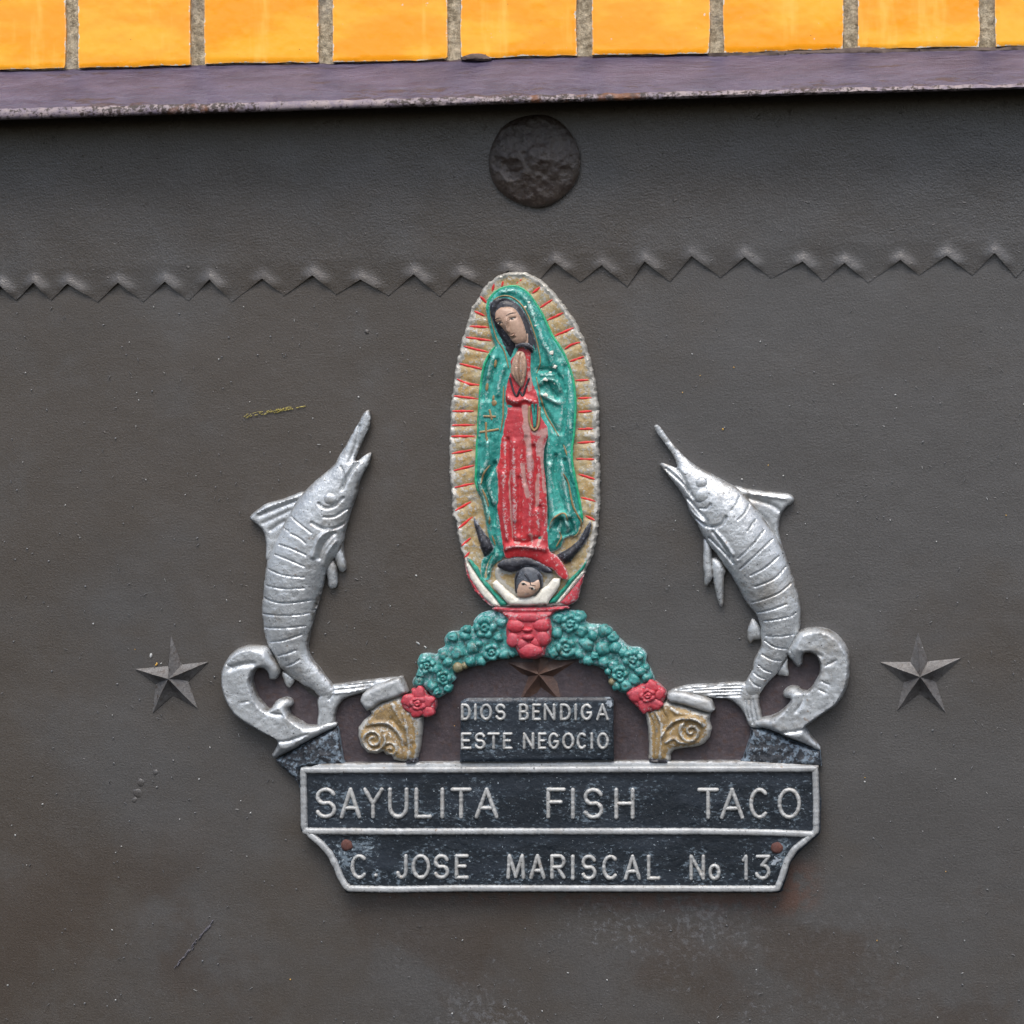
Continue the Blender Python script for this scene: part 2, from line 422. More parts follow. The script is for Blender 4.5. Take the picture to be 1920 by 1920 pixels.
M['hair_worn'] = paint('worn_hair', (0.03, 0.035, 0.045), (0.075, 0.085, 0.10), chip=(0.17, 0.19, 0.23), amount=0.45, grime_amt=0.2)
M['white'] = paint('white_paint', (0.68, 0.67, 0.60), (0.60, 0.58, 0.50), chip=(0.4, 0.38, 0.33), amount=0.15, edge=1.5, grime_amt=0.25, grime=(0.35, 0.31, 0.25))
M['rock'] = paint('rock_black', (0.012, 0.015, 0.020), (0.03, 0.036, 0.045), chip=(0.17, 0.22, 0.27), amount=0.72, rough=0.42, edge=2, fine=200, bump=0.9)
M['rust'] = paint('rust', (0.10, 0.035, 0.025), (0.07, 0.028, 0.024), chip=(0.16, 0.10, 0.09), amount=0.3, rough=0.75, edge=0.5)

def panel_mat():
    n = N('sign_black')
    wr = n.attr('wear')
    col = n.mix(n.ramp(n.noise(30, 4, 0.6, stretch=(0.4, 1, 1.6)), 0.4, 0.68), (0.006, 0.010, 0.015), (0.018, 0.025, 0.035))
    v = n.math('ADD', n.noise(330, 6, 0.78, stretch=(0.6, 1, 1.2)), n.math('MULTIPLY', wr, 0.10))
    v = n.math('ADD', v, n.math('MULTIPLY', n.math('SUBTRACT', n.noise(40, 3, off=3), 0.5), 0.22))
    col = n.mix(n.math('MULTIPLY', n.ramp(v, 0.56, 0.70), 0.85), col, (0.15, 0.195, 0.235))
    sp = n.ramp(n.math('ADD', n.noise(420, 4, 0.6, off=5), n.math('MULTIPLY', wr, 0.06)), 0.685, 0.72)
    col = n.mix(sp, col, (0.33, 0.39, 0.43))
    b = n.bump(n.noise(240, 5, 0.75), 0.6, 0.0011)
    return n.done(col, n.math('ADD', n.math('MULTIPLY', n.noise(80, 3), 0.3), 0.25), 0.0, b)
M['panel'] = panel_mat()

def wall_mat(name, upper):
    n = N(name)
    x, y, z = n.sep()
    grey, brown = (0.066, 0.064, 0.062), (0.060, 0.051, 0.042)
    big = n.noise(3.2, 5, 0.6, stretch=(1, 1, 1.3), off=2.0)
    right = n.math('MULTIPLY', x, 0.22 if not upper else 0.1)
    col = n.mix(n.ramp(n.math('SUBTRACT', n.math('ADD', big, 0.0), right), 0.38, 0.62), grey, brown)
    col = n.mix(n.math('MULTIPLY', n.ramp(n.noise(11, 5, 0.65, off=7), 0.5, 0.75), 0.5), col, (0.082, 0.080, 0.078))
    if not upper:
        low = n.ramp(z, -0.30, -0.42)                                        # weathered foot of the panel
        fl = n.math('MULTIPLY', n.ramp(n.math('ADD', n.noise(150, 6, 0.75, off=1), n.math('MULTIPLY', n.noise(9, 4, off=12), 0.42)), 0.79, 0.85), low)
        fl = n.math('MULTIPLY', fl, n.math('MULTIPLY', n.ramp(x, -0.16, 0.04, 0.12, 1.0), n.ramp(x, 0.36, 0.18, 0.25, 1.0)))
        col = n.mix(n.math('MULTIPLY', fl, 0.65), col, (0.155, 0.16, 0.17))
        br = n.math('MULTIPLY', n.ramp(n.noise(7, 5, 0.65, off=21), 0.48, 0.6), n.ramp(z, -0.27, -0.40))
        col = n.mix(n.math('MULTIPLY', br, 0.5), col, (0.050, 0.036, 0.026))
        # rust run below the sign's lower edge
        rz = n.math('MULTIPLY', n.math('MULTIPLY', n.ramp(z, RUST_Z-0.018, RUST_Z+0.004), n.ramp(z, RUST_Z+0.05, RUST_Z+0.03)), n.math('MULTIPLY', n.ramp(x, -0.17, -0.12), n.ramp(x, 0.30, 0.26)))
        rm = n.math('MULTIPLY', rz, n.ramp(n.noise(60, 6, 0.75, off=15), 0.40, 0.54))
        col = n.mix(n.math('MULTIPLY', rm, 0.6), col, (0.105, 0.045, 0.027))
    gr = n.noise(520, 4, 0.7, off=41)
    col = n.mix(n.math('MULTIPLY', n.ramp(gr, 0.48, 0.70), 0.25), col, (0.12, 0.12, 0.12))
    col = n.mix(n.math('MULTIPLY', n.ramp(gr, 0.52, 0.32), 0.35), col, (0.026, 0.023, 0.021))
    sp = n.ramp(n.noise(240, 2, 0.5, off=31), 0.735, 0.77)
    col = n.mix(n.math('MULTIPLY', sp, 0.5), col, (0.11, 0.115, 0.12))
    b = n.bump(n.noise(620, 4, 0.6, off=4), 0.45 if not upper else 0.6, 0.0009)
    b = n.bump(n.noise(260, 3, 0.5, off=44, stretch=(0.35, 1, 1.2)), 0.10 if not upper else 0.15, 0.0010, b)
    pim = n.ramp(n.noise(210, 2, 0.5, off=54), 0.70, 0.80)
    b = n.bump(pim, 0.5, 0.0010, b)
    b = n.bump(n.noise(7, 4, 0.5, off=24), 0.3, 0.012, b)
    rg = n.math('ADD', n.math('MULTIPLY', n.noise(10, 5, 0.65, off=9, stretch=(0.6, 1, 1.2)), 0.34), 0.20 if not upper else 0.13)
    return n.done(col, rg, 0.0, b, spec=0.6)
RUST_Z = float(P(1050, 1680, 0.0)[2])
M['wall'] = wall_mat('dark_wall_paint', False)
M['valance'] = wall_mat('dark_sheet_paint', True)
M['purple_back'] = paint('purple_black', (0.036, 0.028, 0.033), (0.050, 0.038, 0.043), chip=(0.10, 0.085, 0.085), amount=0.02, rough=0.5, edge=0.1, grime=(0.055, 0.028, 0.02), grime_amt=0.6)
M['star'] = paint('star_paint', (0.082, 0.078, 0.075), (0.098, 0.096, 0.095), chip=(0.13, 0.14, 0.15), amount=0.22, rough=0.34, edge=0.5, grime=(0.04, 0.028, 0.021), grime_amt=0.7, bump=0.6)
M['star_rust'] = paint('star_rust', (0.085, 0.046, 0.032), (0.060, 0.036, 0.029), chip=(0.10, 0.09, 0.085), amount=0.15, rough=0.42, edge=0.5, grime_amt=0.3)
M['boss'] = paint('boss_brown', (0.032, 0.022, 0.018), (0.052, 0.040, 0.032), chip=(0.10, 0.10, 0.10), amount=0.2, rough=0.30, edge=1, grime_amt=0.5, bump=0.6)

def tile_mat(i):
    n = N('orange_glaze')
    oi = n.t.nodes.new('ShaderNodeObjectInfo')
    mp = n.t.nodes.new('ShaderNodeVectorMath'); mp.operation = 'ADD'; n.L(n.co, mp.inputs[0])
    cb = n.t.nodes.new('ShaderNodeCombineXYZ'); r = n.math('MULTIPLY', oi.outputs['Random'], 17.0)
    for k in range(3): n.L(r, cb.inputs[k])
    n.L(cb.outputs[0], mp.inputs[1]); co = mp.outputs[0]
    brush = n.noise(26, 5, 0.6, co=co, stretch=(0.35, 1, 1.0))
    col = n.mix(n.ramp(brush, 0.40, 0.62), (0.86, 0.325, 0.013), (0.93, 0.43, 0.032))
    vert = n.noise(22, 4, 0.6, co=co, stretch=(1.6, 1, 0.25), off=4)
    col = n.mix(n.math('MULTIPLY', n.ramp(vert, 0.54, 0.70), 0.6), col, (0.95, 0.52, 0.09))
    col = n.mix(n.math('MULTIPLY', n.ramp(n.attr('rim'), 0.0, 3.5, 1, 0), 0.35), col, (0.90, 0.52, 0.2))
    cp = n.ramp(n.math('ADD', n.noise(130, 5, 0.7, co=co, off=18), n.ramp(n.attr('rim'), 0.0, 5.0, 0.2, 0.0)), 0.70, 0.73)
    col = n.mix(cp, col, (0.66, 0.60, 0.50))
    sp = n.ramp(n.noise(300, 2, 0.5, co=co, off=8), 0.77, 0.79)
    col = n.mix(sp, col, (0.25, 0.10, 0.02))
    b = n.bump(n.noise(24, 3, 0.5, co=co, off=3), 0.25, 0.004)
    b = n.bump(n.noise(420, 2, 0.5, co=co), 0.10, 0.0005, b)
    m = n.done(col, n.math('ADD', n.math('MULTIPLY', n.noise(50, 3, co=co), 0.14), 0.07), 0.0, b)
    return m
M['tile'] = tile_mat(0)
def grout_mat():
    n = N('sandy_grout')
    col = n.mix(n.ramp(n.noise(160, 6, 0.75), 0.36, 0.66), (0.22, 0.18, 0.115), (0.58, 0.50, 0.36))
    col = n.mix(n.math('MULTIPLY', n.ramp(n.noise(40, 4, off=3), 0.5, 0.7), 0.4), col, (0.22, 0.22, 0.21))
    return n.done(col, 0.9, 0.0, n.bump(n.noise(300, 5, 0.8), 1.0, 0.0025))
M['grout'] = grout_mat()
def lintel_mat():
    n = N('purple_paint')
    st = (0.3, 1, 1.0)
    col = n.mix(n.ramp(n.noise(60, 7, 0.72, stretch=st), 0.34, 0.68), (0.036, 0.027, 0.055), (0.074, 0.060, 0.100))
    ru = n.ramp(n.math('ADD', n.noise(55, 6, 0.75, stretch=(0.18, 1, 1.0), off=6), n.ramp(n.attr('rim'), 0.0, 0.25, 0.12, 0.0)), 0.575, 0.625)
    col = n.mix(n.math('MULTIPLY', ru, 0.85), col, (0.045, 0.022, 0.022))
    pa = n.ramp(n.noise(80, 5, 0.7, stretch=(0.2, 1, 1), off=16), 0.66, 0.74)
    col = n.mix(n.math('MULTIPLY', pa, 0.4), col, (0.16, 0.135, 0.175))
    ck = n.ramp(n.noise(90, 5, 0.7, stretch=(0.1, 1, 1.3), off=26), 0.635, 0.65)
    col = n.mix(n.math('MULTIPLY', ck, 0.85), col, (0.03, 0.018, 0.025))
    b = n.bump(n.noise(130, 6, 0.7, stretch=(0.25, 1, 1)), 0.9, 0.002)
    b = n.bump(n.noise(420, 4, 0.7, off=5), 0.5, 0.0008, b)
    b = n.bump(ru, 0.5, -0.0008, b)
    return n.done(col, n.math('ADD', n.math('MULTIPLY', n.noise(40, 3), 0.2), 0.30), 0.0, b)
M['lintel'] = lintel_mat()
def lip_mat():
    n = N('worn_lip')
    col = n.mix(n.ramp(n.noise(70, 5, 0.7, off=3), 0.4, 0.62), (0.25, 0.205, 0.205), (0.155, 0.125, 0.16))
    big = n.noise(7, 3, off=5, stretch=(1, 0.2, 0.2))
    v = n.math('ADD', n.noise(230, 5, 0.75), n.math('MULTIPLY', n.math('SUBTRACT', big, 0.5), 0.5))
    col = n.mix(n.ramp(v, 0.50, 0.56), col, (0.028, 0.017, 0.014))
    o = n.ramp(n.math('ADD', big, n.math('MULTIPLY', n.noise(60, 4, off=9), 0.35)), 0.78, 0.85)
    col = n.mix(n.math('MULTIPLY', o, 0.8), col, (0.16, 0.06, 0.022))
    return n.done(col, 0.6, 0.0, n.bump(v, 0.7, -0.0012))
M['lip'] = lip_mat()
def plain(name, c, rough=0.6):
    n = N(name); return n.done(n.mix(n.noise(120, 3), tuple(v*0.8 for v in c), tuple(min(1, v*1.15) for v in c)), rough)
M['mortar'] = plain('brown_mortar', (0.085, 0.06, 0.05), 0.8)
M['speck'] = plain('pale_speck', (0.42, 0.43, 0.42)); M['speck_dim'] = plain('dim_speck', (0.15, 0.155, 0.16)); M['yellow'] = plain('yellow_chalk', (0.42, 0.36, 0.10)); M['orange'] = plain('orange_speck', (0.55, 0.33, 0.07))
M['scratch'] = plain('scratch', (0.105, 0.10, 0.115)); M['bare_patch'] = paint('bare_patch', (0.20, 0.24, 0.28), (0.30, 0.34, 0.38), chip=(0.03, 0.04, 0.05), amount=0.7, edge=4, grime_amt=0.3)

# ------------------------------------------------------------------ the wall
wall = empty('wall', (0, 0, 0), 'dark grey brown painted metal wall with a zigzag edged sheet under the lintel', 'wall')
nx, ny = 90, 80
X = np.linspace(-1.15, 1.15, nx); Zz = np.linspace(-1.0, 0.62, ny)
V = [(x, 0.0006*noise.noise((x*5, z*5, 0)), z) for z in Zz for x in X]
Fq = [[j*nx+i, j*nx+i+1, (j+1)*nx+i+1, (j+1)*nx+i] for j in range(ny-1) for i in range(nx-1)]
build('wall_face', V, Fq, M['wall'], wall)

zig = [(-250, 545), (-215, 572), (-170, 540), (-125, 570), (-80, 538), (-35, 566), (0, 536), (27, 563), (62, 530), (92, 563), (125, 532), (180, 566), (220, 530), (265, 566), (308, 528), (350, 564), (392, 524), (432, 566), (490, 522),
       (530, 554), (585, 516), (628, 552), (675, 524), (726, 554), (775, 514), (822, 556), (863, 516), (908, 540), (952, 507), (1006, 528), (1040, 492), (1087, 528),
       (1127, 497), (1175, 537), (1208, 490), (1255, 528), (1296, 480), (1350, 520), (1396, 482), (1445, 522), (1505, 490), (1543, 527), (1583, 493), (1628, 530),
       (1688, 487), (1723, 516), (1775, 479), (1823, 516), (1865, 474), (1905, 520), (1950, 472), (1995, 515), (2040, 470), (2085, 512), (2130, 468), (2170, 510)]
zig = np.array(zig, float); notches = zig[::2]
def valance():
    xs = np.unique(np.concatenate([np.arange(-250, 2170.1, 5.0), zig[:, 0]]))
    yb = np.interp(xs, zig[:, 0], zig[:, 1])
    rows = 70; tt = np.linspace(0, 1, rows)**0.75
    top = 150.0
    px = np.repeat(xs[None], rows, 0); py = top+(yb[None]-top)*tt[:, None]
    trend = 552-0.030*px
    near = py-(trend-28)                                                # from the line of the notches
    h = 2.6 + 0*py
    flat = np.stack([px.ravel(), py.ravel()], 1); bm = np.zeros(len(flat))
    for k, (cx, cy) in enumerate(notches):
        a = 0.8+0.45*noise.noise((k*1.7, 0.3, 0))
        nb_ = zig[min(2*k+1, len(zig)-1)]; pv_ = zig[max(2*k-1, 0)]; c0 = np.array((cx, cy))
        e = [c0+(pv_-c0)*0.12, c0, c0+(nb_-c0)*(0.35+0.25*abs(noise.noise((k*2.3, 5, 1))))]
        near_ = (np.abs(flat[:, 0]-cx) < 90)
        if near_.any():
            dd = seg_dist(flat[near_], np.array(e))
            bm[near_] = np.maximum(bm[near_], a*np.exp(-(dd/13)**2))
    # teeth hammered back to the wall towards their points
    h = h-1.8*np.clip((py-(trend-45))/62, 0, 1)
    h = h+3.8*bm.reshape(h.shape)
    h = np.maximum(h, 0.9)
    h += 0.5*np.array([noise.noise((x*0.012, y*0.012, 2)) for x, y in flat]).reshape(h.shape)
    W = P(px.ravel(), py.ravel(), 0.006); W[:, 1] = -h.ravel()*MM
    n = len(xs)
    F = [[(j+1)*n+i, (j+1)*n+i+1, j*n+i+1, j*n+i] for j in range(rows-1) for i in range(n-1)]
    bot = W[-n:].copy(); bot[:, 1] = 0.0008; b0 = len(W)
    W = np.vstack([W, bot]); l = (rows-1)*n
    F += [[b0+i, b0+i+1, l+i+1, l+i] for i in range(n-1)]
    build('zigzag_sheet', W, F, M['valance'], wall, sharp=50)
valance()

# stray paint spots, chips and scratches on the wall face
def spots(name, items, mat):
    V, F = [], []
    for (x, y, rx, ry, a) in items:
        n = 7; b = len(V)
        V.append(P(x, y, 0.0018))
        for k in range(n):
            t = 2*math.pi*k/n; r = random.uniform(0.7, 1.2)
            X0, Y0 = rx*r*math.cos(t), ry*r*math.sin(t)
            V.append(P(x+X0*math.cos(a)-Y0*math.sin(a), y+X0*math.sin(a)+Y0*math.cos(a), 0.0008))
        F += [[b, b+1+(k+1) % n, b+1+k] for k in range(n)]
    o = build(name, V, F, mat, wall); o['kind'] = 'stuff'; return o
def rp(n, smin, smax, el=1.0):
    r = []
    for _ in range(n):
        r.append((random.uniform(-100, 2020), random.uniform(570, 1990), random.uniform(smin, smax)*el, random.uniform(smin, smax), random.uniform(0, 3.14)))
    return r
spots('pale_paint_specks', rp(120, 0.9, 2.1)+rp(40, 0.45, 0.8, 5)+[(784, 1206, 5, 1.6, 0.6), (797, 1213, 4, 1.6, 0.7), (283, 1229, 3.5, 4.5, 0)], M['speck'])
spots('dim_paint_specks', rp(420, 0.9, 2.2)+rp(200, 0.45, 0.8, 6), M['speck_dim'])
spots('orange_paint_specks', rp(16, 0.9, 1.8)+[(294, 1245, 2, 2.6, 0), (852, 1361, 2.2, 2.2, 0)], M['orange'])
sc = []
for k in range(60):
    t = random.random()
    sc.append((458+t*114, 779-t*17+random.gauss(0, 2.6*(1-t)+0.8), random.uniform(1.2, 4.5), random.uniform(0.4, 0.9), random.uniform(-0.5, 0.1)))
spots('yellow_chalk_scuff', sc, M['yellow'])
spots('pale_scratch', [(330+t*70+random.gauss(0, 1.2), 1812-t*85+random.gauss(0, 1.2), random.uniform(3, 8), random.uniform(0.8, 2.0), -0.9) for t in np.linspace(0, 1, 26)], M['scratch'])
for (x, y, r) in ((688, 622, 5), (291, 1448, 5), (263, 1467, 7), (258, 1487, 9), (252, 1500, 5), (1365, 1347, 4), (1355, 1383, 4)):
    blob('paint_lump', (x, y), r, r*1.1, 0.9, M['wall'], wall, 0.0, low=-0.5, nr=4, na=12, wob=0.5, seed=int(x))

# ------------------------------------------------------------------ tile course, lintel
def tb(x): return 133-0.0236*np.asarray(x, float)+1.2*np.sin(np.asarray(x)*0.011)      # lower edge of the tiles
tiles = empty('tile_course', P1(960, 60, 0.0), 'course of glossy orange glazed tiles with sandy grout above the purple lintel', 'tiles')
edges = [(-118, 121), (147, 357), (384, 597), (624, 838), (865, 1082), (1110, 1329), (1357, 1581), (1610, 1838), (1867, 2096)]
TD = 15.0
for k, (a, b) in enumerate(edges):
    t = [(x, float(tb(x))-3+random.uniform(-1.5, 1.5)) for x in np.linspace(a, b, 9)]
    sl = random.uniform(-2, 2)
    side_r = [(b+sl+random.uniform(-1.3, 1.3), y) for y in (90, 55, 20, -20, -60)]
    topp = [(x, -100-0.02*x) for x in np.linspace(b+sl, a+sl, 7)]
    side_l = [(a+sl+random.uniform(-1.3, 1.3), y) for y in (-60, -20, 20, 55, 90)]
    tilt = random.uniform(-0.8, 0.8); tl2 = random.uniform(-0.8, 0.8); cx = (a+b)/2
    ol = np.array(t+side_r+topp+side_l)
    relief('tile', ol, M['tile'], tiles, 4.0, TD-0.7, 0.8, step=6, dome=False, bevel=2.5, curve=False, draft=0.3, wob=0.12,
           extra=lambda p, d, tl=tilt, t2=tl2, c=cx: tl*(p[:, 0]-c)/110+t2*(p[:, 1]-20)/110)
# grout: one bed behind the tiles, rough
gx = np.arange(-130, 2101, 6.0); gy = np.arange(-110, 141, 6.0)
GX, GY = np.meshgrid(gx, gy); GYs = GY-0.0236*GX+22*0
Wg = P(GX.ravel(), (GY-0.0236*GX).ravel(), 0.011)
Wg[:, 1] = -np.array([10.8+1.0*noise.noise((x*0.07, y*0.07, 1))+0.6*noise.noise((x*0.3, y*0.3, 1)) for x, y in zip(GX.ravel(), GY.ravel())])*MM
n = len(gx)
build('grout_bed', Wg, [[(j+1)*n+i, (j+1)*n+i+1, j*n+i+1, j*n+i] for j in range(len(gy)-1) for i in range(n-1)], M['grout'], tiles)

lint = empty('lintel', P1(960, 160, 0.03), 'weathered purple painted steel lintel with a rusty pale lower lip below orange tiles', 'lintel')
def lipb(x): return 225-0.0325*np.asarray(x, float)+1.0e-6*np.asarray(x, float)**2     # lower edge of the lip
def lintel():
    xs = np.arange(-140, 2110, 6.0)
    b = lipb(xs); t = tb(xs)
    jit = lambda s, f, a: a*np.array([noise.noise((x*f, s, 0)) for x in xs])
    lipw = 21-0.006*xs+jit(21, .04, 3.0)
    rows = [(t-8, 6, 0), (t+1+jit(1, .03, 2.0), 12, .1), (t+7+jit(2, .03, 2.5), 18+jit(8, .02, 1.5), .3)]
    for f, d in ((0.2, 28), (0.4, 38), (0.6, 47), (0.8, 55)):
        rows.append((t+7+(b-lipw-t-7)*f, d+jit(d, .015, 1.2), 1))
    rows.append((b-lipw+jit(3, .02, 1.5), 62+jit(9, .02, 1.0), 0.5))
    V = []; rim = []
    for y, d, r in rows:
        V.append(P(xs, y, np.broadcast_to(np.asarray(d, float), xs.shape)*MM)); rim += [r]*len(xs)
    n = len(xs); m = len(rows)
    F = [[(j+1)*n+i, (j+1)*n+i+1, j*n+i+1, j*n+i] for j in range(m-1) for i in range(n-1)]
    build('beam_face', np.vstack(V), F, M['lintel'], lint, attrs={'rim': rim}, sharp=60)
    L = [V[-1].copy()]
    for f, d in ((0.25, 64), (0.6, 65), (0.88, 64), (1.0, 62)):
        L.append(P(xs, b-lipw*(1-f)+jit(int(d), .05, 1.8), np.full(n, d)*MM+jit(int(d)+3, .1, .0006)))
    back = L[-1].copy(); back[:, 1] = -0.001; back[:, 2] += 0.004; L.append(back)
    m = len(L)
    F = [[(j+1)*n+i, (j+1)*n+i+1, j*n+i+1, j*n+i] for j in range(m-1) for i in range(n-1)]
    build('lower_lip', np.vstack(L), F, M['lip'], lint, sharp=50)
lintel()
# mortar squeezed out between tiles and lintel
relief('mortar_bead', [(862, 110), (872, 104), (888, 100), (905, 101), (916, 106), (920, 113), (890, 114)], M['mortar'], lint, 8, 15, 5, step=4, wob=1.2)
relief('mortar_bead', [(1330, 100), (1420, 97), (1540, 94), (1590, 90), (1640, 88), (1660, 92), (1750, 92), (1900, 87), (2080, 84), (2080, 96), (1900, 99), (1750, 102), (1600, 104), (1480, 106), (1350, 107)], M['mortar'], lint, 8, 13, 4, step=6, wob=1.2)

# ------------------------------------------------------------------ round boss
bo = [(1001+86*math.cos(a)*(1+0.012*math.sin(3*a)), 301+87*math.sin(a)*(1+0.02*math.sin(5*a+1))) for a in np.linspace(0, 2*math.pi, 26, endpoint=False)]
dents = [((960, 318), 22, -1.2), ((960, 318), 20, -1.3), ((985, 300), 15, -0.8), ((1060, 325), 14, -1.5), ((935, 305), 14, -1.2), ((1030, 345), 24, -1.4), ((980, 350), 24, -1.3), ((1010, 250), 26, -1.0), ((960, 260), 22, -1.1), ((1050, 275), 18, -1.0), ((1012, 296), 26, 1.6), ((968, 303), 18, 1.3), ((1020, 318), 15, -1.0)]
R = relief('round_boss', bo, M['boss'], None, -0.5, 6, 9, step=3, power=1.3, wob=0.7, bumps=dents)
R.obj['label'] = 'dark brown hammered round metal boss on the wall beneath the lintel'; R.obj['category'] = 'boss'

# ------------------------------------------------------------------ stars
def star(name, tips, inner, centre, hgt, mat, label):
    ring = []
    for a, b in zip(tips, inner): ring += [a, b]
    V = [P(centre[0], centre[1], hgt*0.4*MM)]; V[0][1] = -hgt*MM
    F = []; K = 4
    # facets: subdivided, ridges slightly rounded by uneven height
    vid = {0: 0}
    def add(p, h): v = P(p[0], p[1], hgt*0.4*MM); v[1] = -h*MM; V.append(v); return len(V)-1
    c = np.array(centre); n = len(ring)
    rows = []
    for i, r in enumerate(ring):
        r = np.array(r); istip = i % 2 == 0
        row = [0]
        for k in range(1, K+1):
            t = k/K; p = c+(r-c)*t
            if k < K and istip: p = p+np.array([noise.noise((i*3.1, k, 1)), noise.noise((i, k*2.1, 4))])*1.2
            h = hgt*(1-t)**(0.95 if istip else 1.75)+0.8*(t if not istip else 1)*(1 if istip else 0.9)
            row.append(add(p, h))
        row.append(add(c+(r-c)*1.01, -0.8)); rows.append(row)
    for i in range(n):
        a, b = rows[i], rows[(i+1) % n]
        F.append([0, a[1], b[1]])
        for k in range(1, K+1): F.append([a[k], a[k+1], b[k+1], b[k]])
    W = np.array(V); a, b, c2 = W[F[0][0]], W[F[0][1]], W[F[0][2]]
    if (b[2]-a[2])*(c2[0]-a[0])-(b[0]-a[0])*(c2[2]-a[2]) > 0: F = [f[::-1] for f in F]
    o = build(name, V, F, mat, None, sharp=14, attrs={'rim': [5.0]*len(V)})
    o['label'] = label; o['category'] = 'star'; o['group'] = 'raised stars on the wall'
    return o
star('wall_star', Z('S', [(945, 225), (1620, 690), (1425, 1530), (615, 1610), (300, 820)]), Z('S', [(1140, 740), (1255, 1040), (980, 1290), (670, 1090), (890, 770)]), Z('S', [(950, 970)])[0], 10.5, M['star'],
     'five pointed faceted star on the bare wall beside the left marlin')
star('wall_star', Z('T', [(970, 260), (1745, 720), (1465, 1695), (590, 1670), (285, 790)]), Z('T', [(1150, 780), (1290, 1150), (1000, 1350), (720, 1160), (830, 790)]), Z('T', [(1010, 1030)])[0], 10.5, M['star'],
     'five pointed faceted star on the bare wall beside the right marlin')
star('wall_star', Z('J', [(985, -110), (1370, 112), (1215, 570), (735, 570), (605, 122)]), Z('J', [(1090, 85), (1150, 290), (980, 440), (810, 285), (870, 88)]), Z('J', [(970, 245)])[0], 9, M['star_rust'],
     'rust brown star under the garland arch, above the small black sign')

# ------------------------------------------------------------------ the plaque
plaque = empty('wall_plaque', P1(1010, 1560, 0.0), 'painted cast metal plaque with two silver marlins, flower garland, praying figure and raised lettering', 'plaque')
relief('purple_ground', [(440, 1265), (500, 1225), (545, 1262), (600, 1310), (700, 1292), (790, 1300), (830, 1240), (900, 1205), (1000, 1195), (1100, 1205), (1180, 1250), (1235, 1320), (1330, 1305), (1400, 1300), (1440, 1240), (1500, 1210), (1560, 1230), (1555, 1300), (1490, 1370), (1440, 1400), (1420, 1445), (600, 1445), (560, 1385), (480, 1330)],
       M['purple_back'], plaque, -0.3, 1.0, 0.3, step=9, dome=False, wob=0.1)

# ---- main sign
sign_ol = Z('H', [(50, 78)], 'I', [(1822, 66), (1845, 300), (1838, 535), (1765, 600), (1690, 668), (1630, 745), (1598, 850), (1568, 945), (1540, 957)],
            'H', [(1200, 953), (700, 958), (372, 955), (335, 885), (298, 785), (245, 685), (183, 615), (105, 560), (50, 515)])
# lettering: single-stroke glyphs in a unit box (x right, y down)
def arc(cx, cy, rx, ry, a0, a1, n=14):
    return [(cx+rx*math.cos(math.radians(a0+(a1-a0)*i/n)), cy+ry*math.sin(math.radians(a0+(a1-a0)*i/n))) for i in range(n+1)]
Scurve = arc(.5, .26, .48, .26, -20, -180, 10)+arc(.5, .26, .48, .26, 180, 110, 5)[1:]+arc(.5, .74, .5, .27, -70, 0, 6)[0:]+arc(.5, .74, .5, .26, 0, 160, 10)[1:]
GL = {'S': [Scurve], 'A': [[(0, 1), (.5, 0)], [(.5, 0), (1, 1)], [(.2, .68), (.8, .68)]], 'Y': [[(0, 0), (.48, .52)], [(1, 0), (.48, .52)], [(.48, .52), (.48, 1)]],
      'U': [[(0, 0), (0, .62)]+arc(.5, .62, .5, .38, 180, 0)[1:]+[(1, 0)]], 'L': [[(0, 0), (0, 1)], [(0, 1), (1, 1)]], 'I': [[(.5, 0), (.5, 1)]],
      'T': [[(0, 0), (1, 0)], [(.5, 0), (.5, 1)]], 'F': [[(0, 0), (0, 1)], [(0, 0), (1, 0)], [(0, .46), (.8, .46)]], 'H': [[(0, 0), (0, 1)], [(1, 0), (1, 1)], [(0, .5), (1, .5)]],
      'C': [arc(.52, .5, .52, .5, -48, -312, 22)], 'O': [arc(.5, .5, .5, .5, 0, 360, 28)], 'J': [[(1, 0), (1, .72)]+arc(.5, .72, .5, .28, 0, 165, 10)[1:]],
      'E': [[(0, 0), (0, 1)], [(0, 0), (1, 0)], [(0, .48), (.8, .48)], [(0, 1), (1, 1)]], 'M': [[(0, 1), (.08, 0)], [(.08, 0), (.5, .95)], [(.5, .95), (.92, 0)], [(.92, 0), (1, 1)]],
      'R': [[(0, 0), (0, 1)], [(0, 0), (.6, 0)]+arc(.6, .26, .4, .26, -90, 90, 10)[1:]+[(0, .52)], [(.45, .52), (1, 1)]], 'N': [[(0, 1), (0, 0)], [(0, 0), (1, 1)], [(1, 1), (1, 0)]],
      'D': [[(0, 0), (0, 1)], [(0, 0), (.4, 0)]+arc(.4, .5, .6, .5, -90, 90, 14)[1:]+[(0, 1)]],
      'B': [[(0, 0), (0, 1)], [(0, 0), (.55, 0)]+arc(.55, .24, .36, .24, -90, 90, 9)[1:]+[(0, .48)], [(.5, .48)]+arc(.55, .74, .45, .26, -90, 90, 9)+[(0, 1)]],
      'G': [arc(.52, .5, .52, .5, -42, -300, 22)+[(1, .72), (1, .55)], [(1, .55), (.62, .55)]], '1': [[(0, .16), (.75, 0)], [(.75, 0), (.75, 1)]],
      '3': [[(0.05, 0), (.95, 0)], [(.95, 0), (.42, .40)], arc(.45, .70, .5, .30, -95, 160, 16)], '.': [[(0, 0), (.15, 0.1)]]}
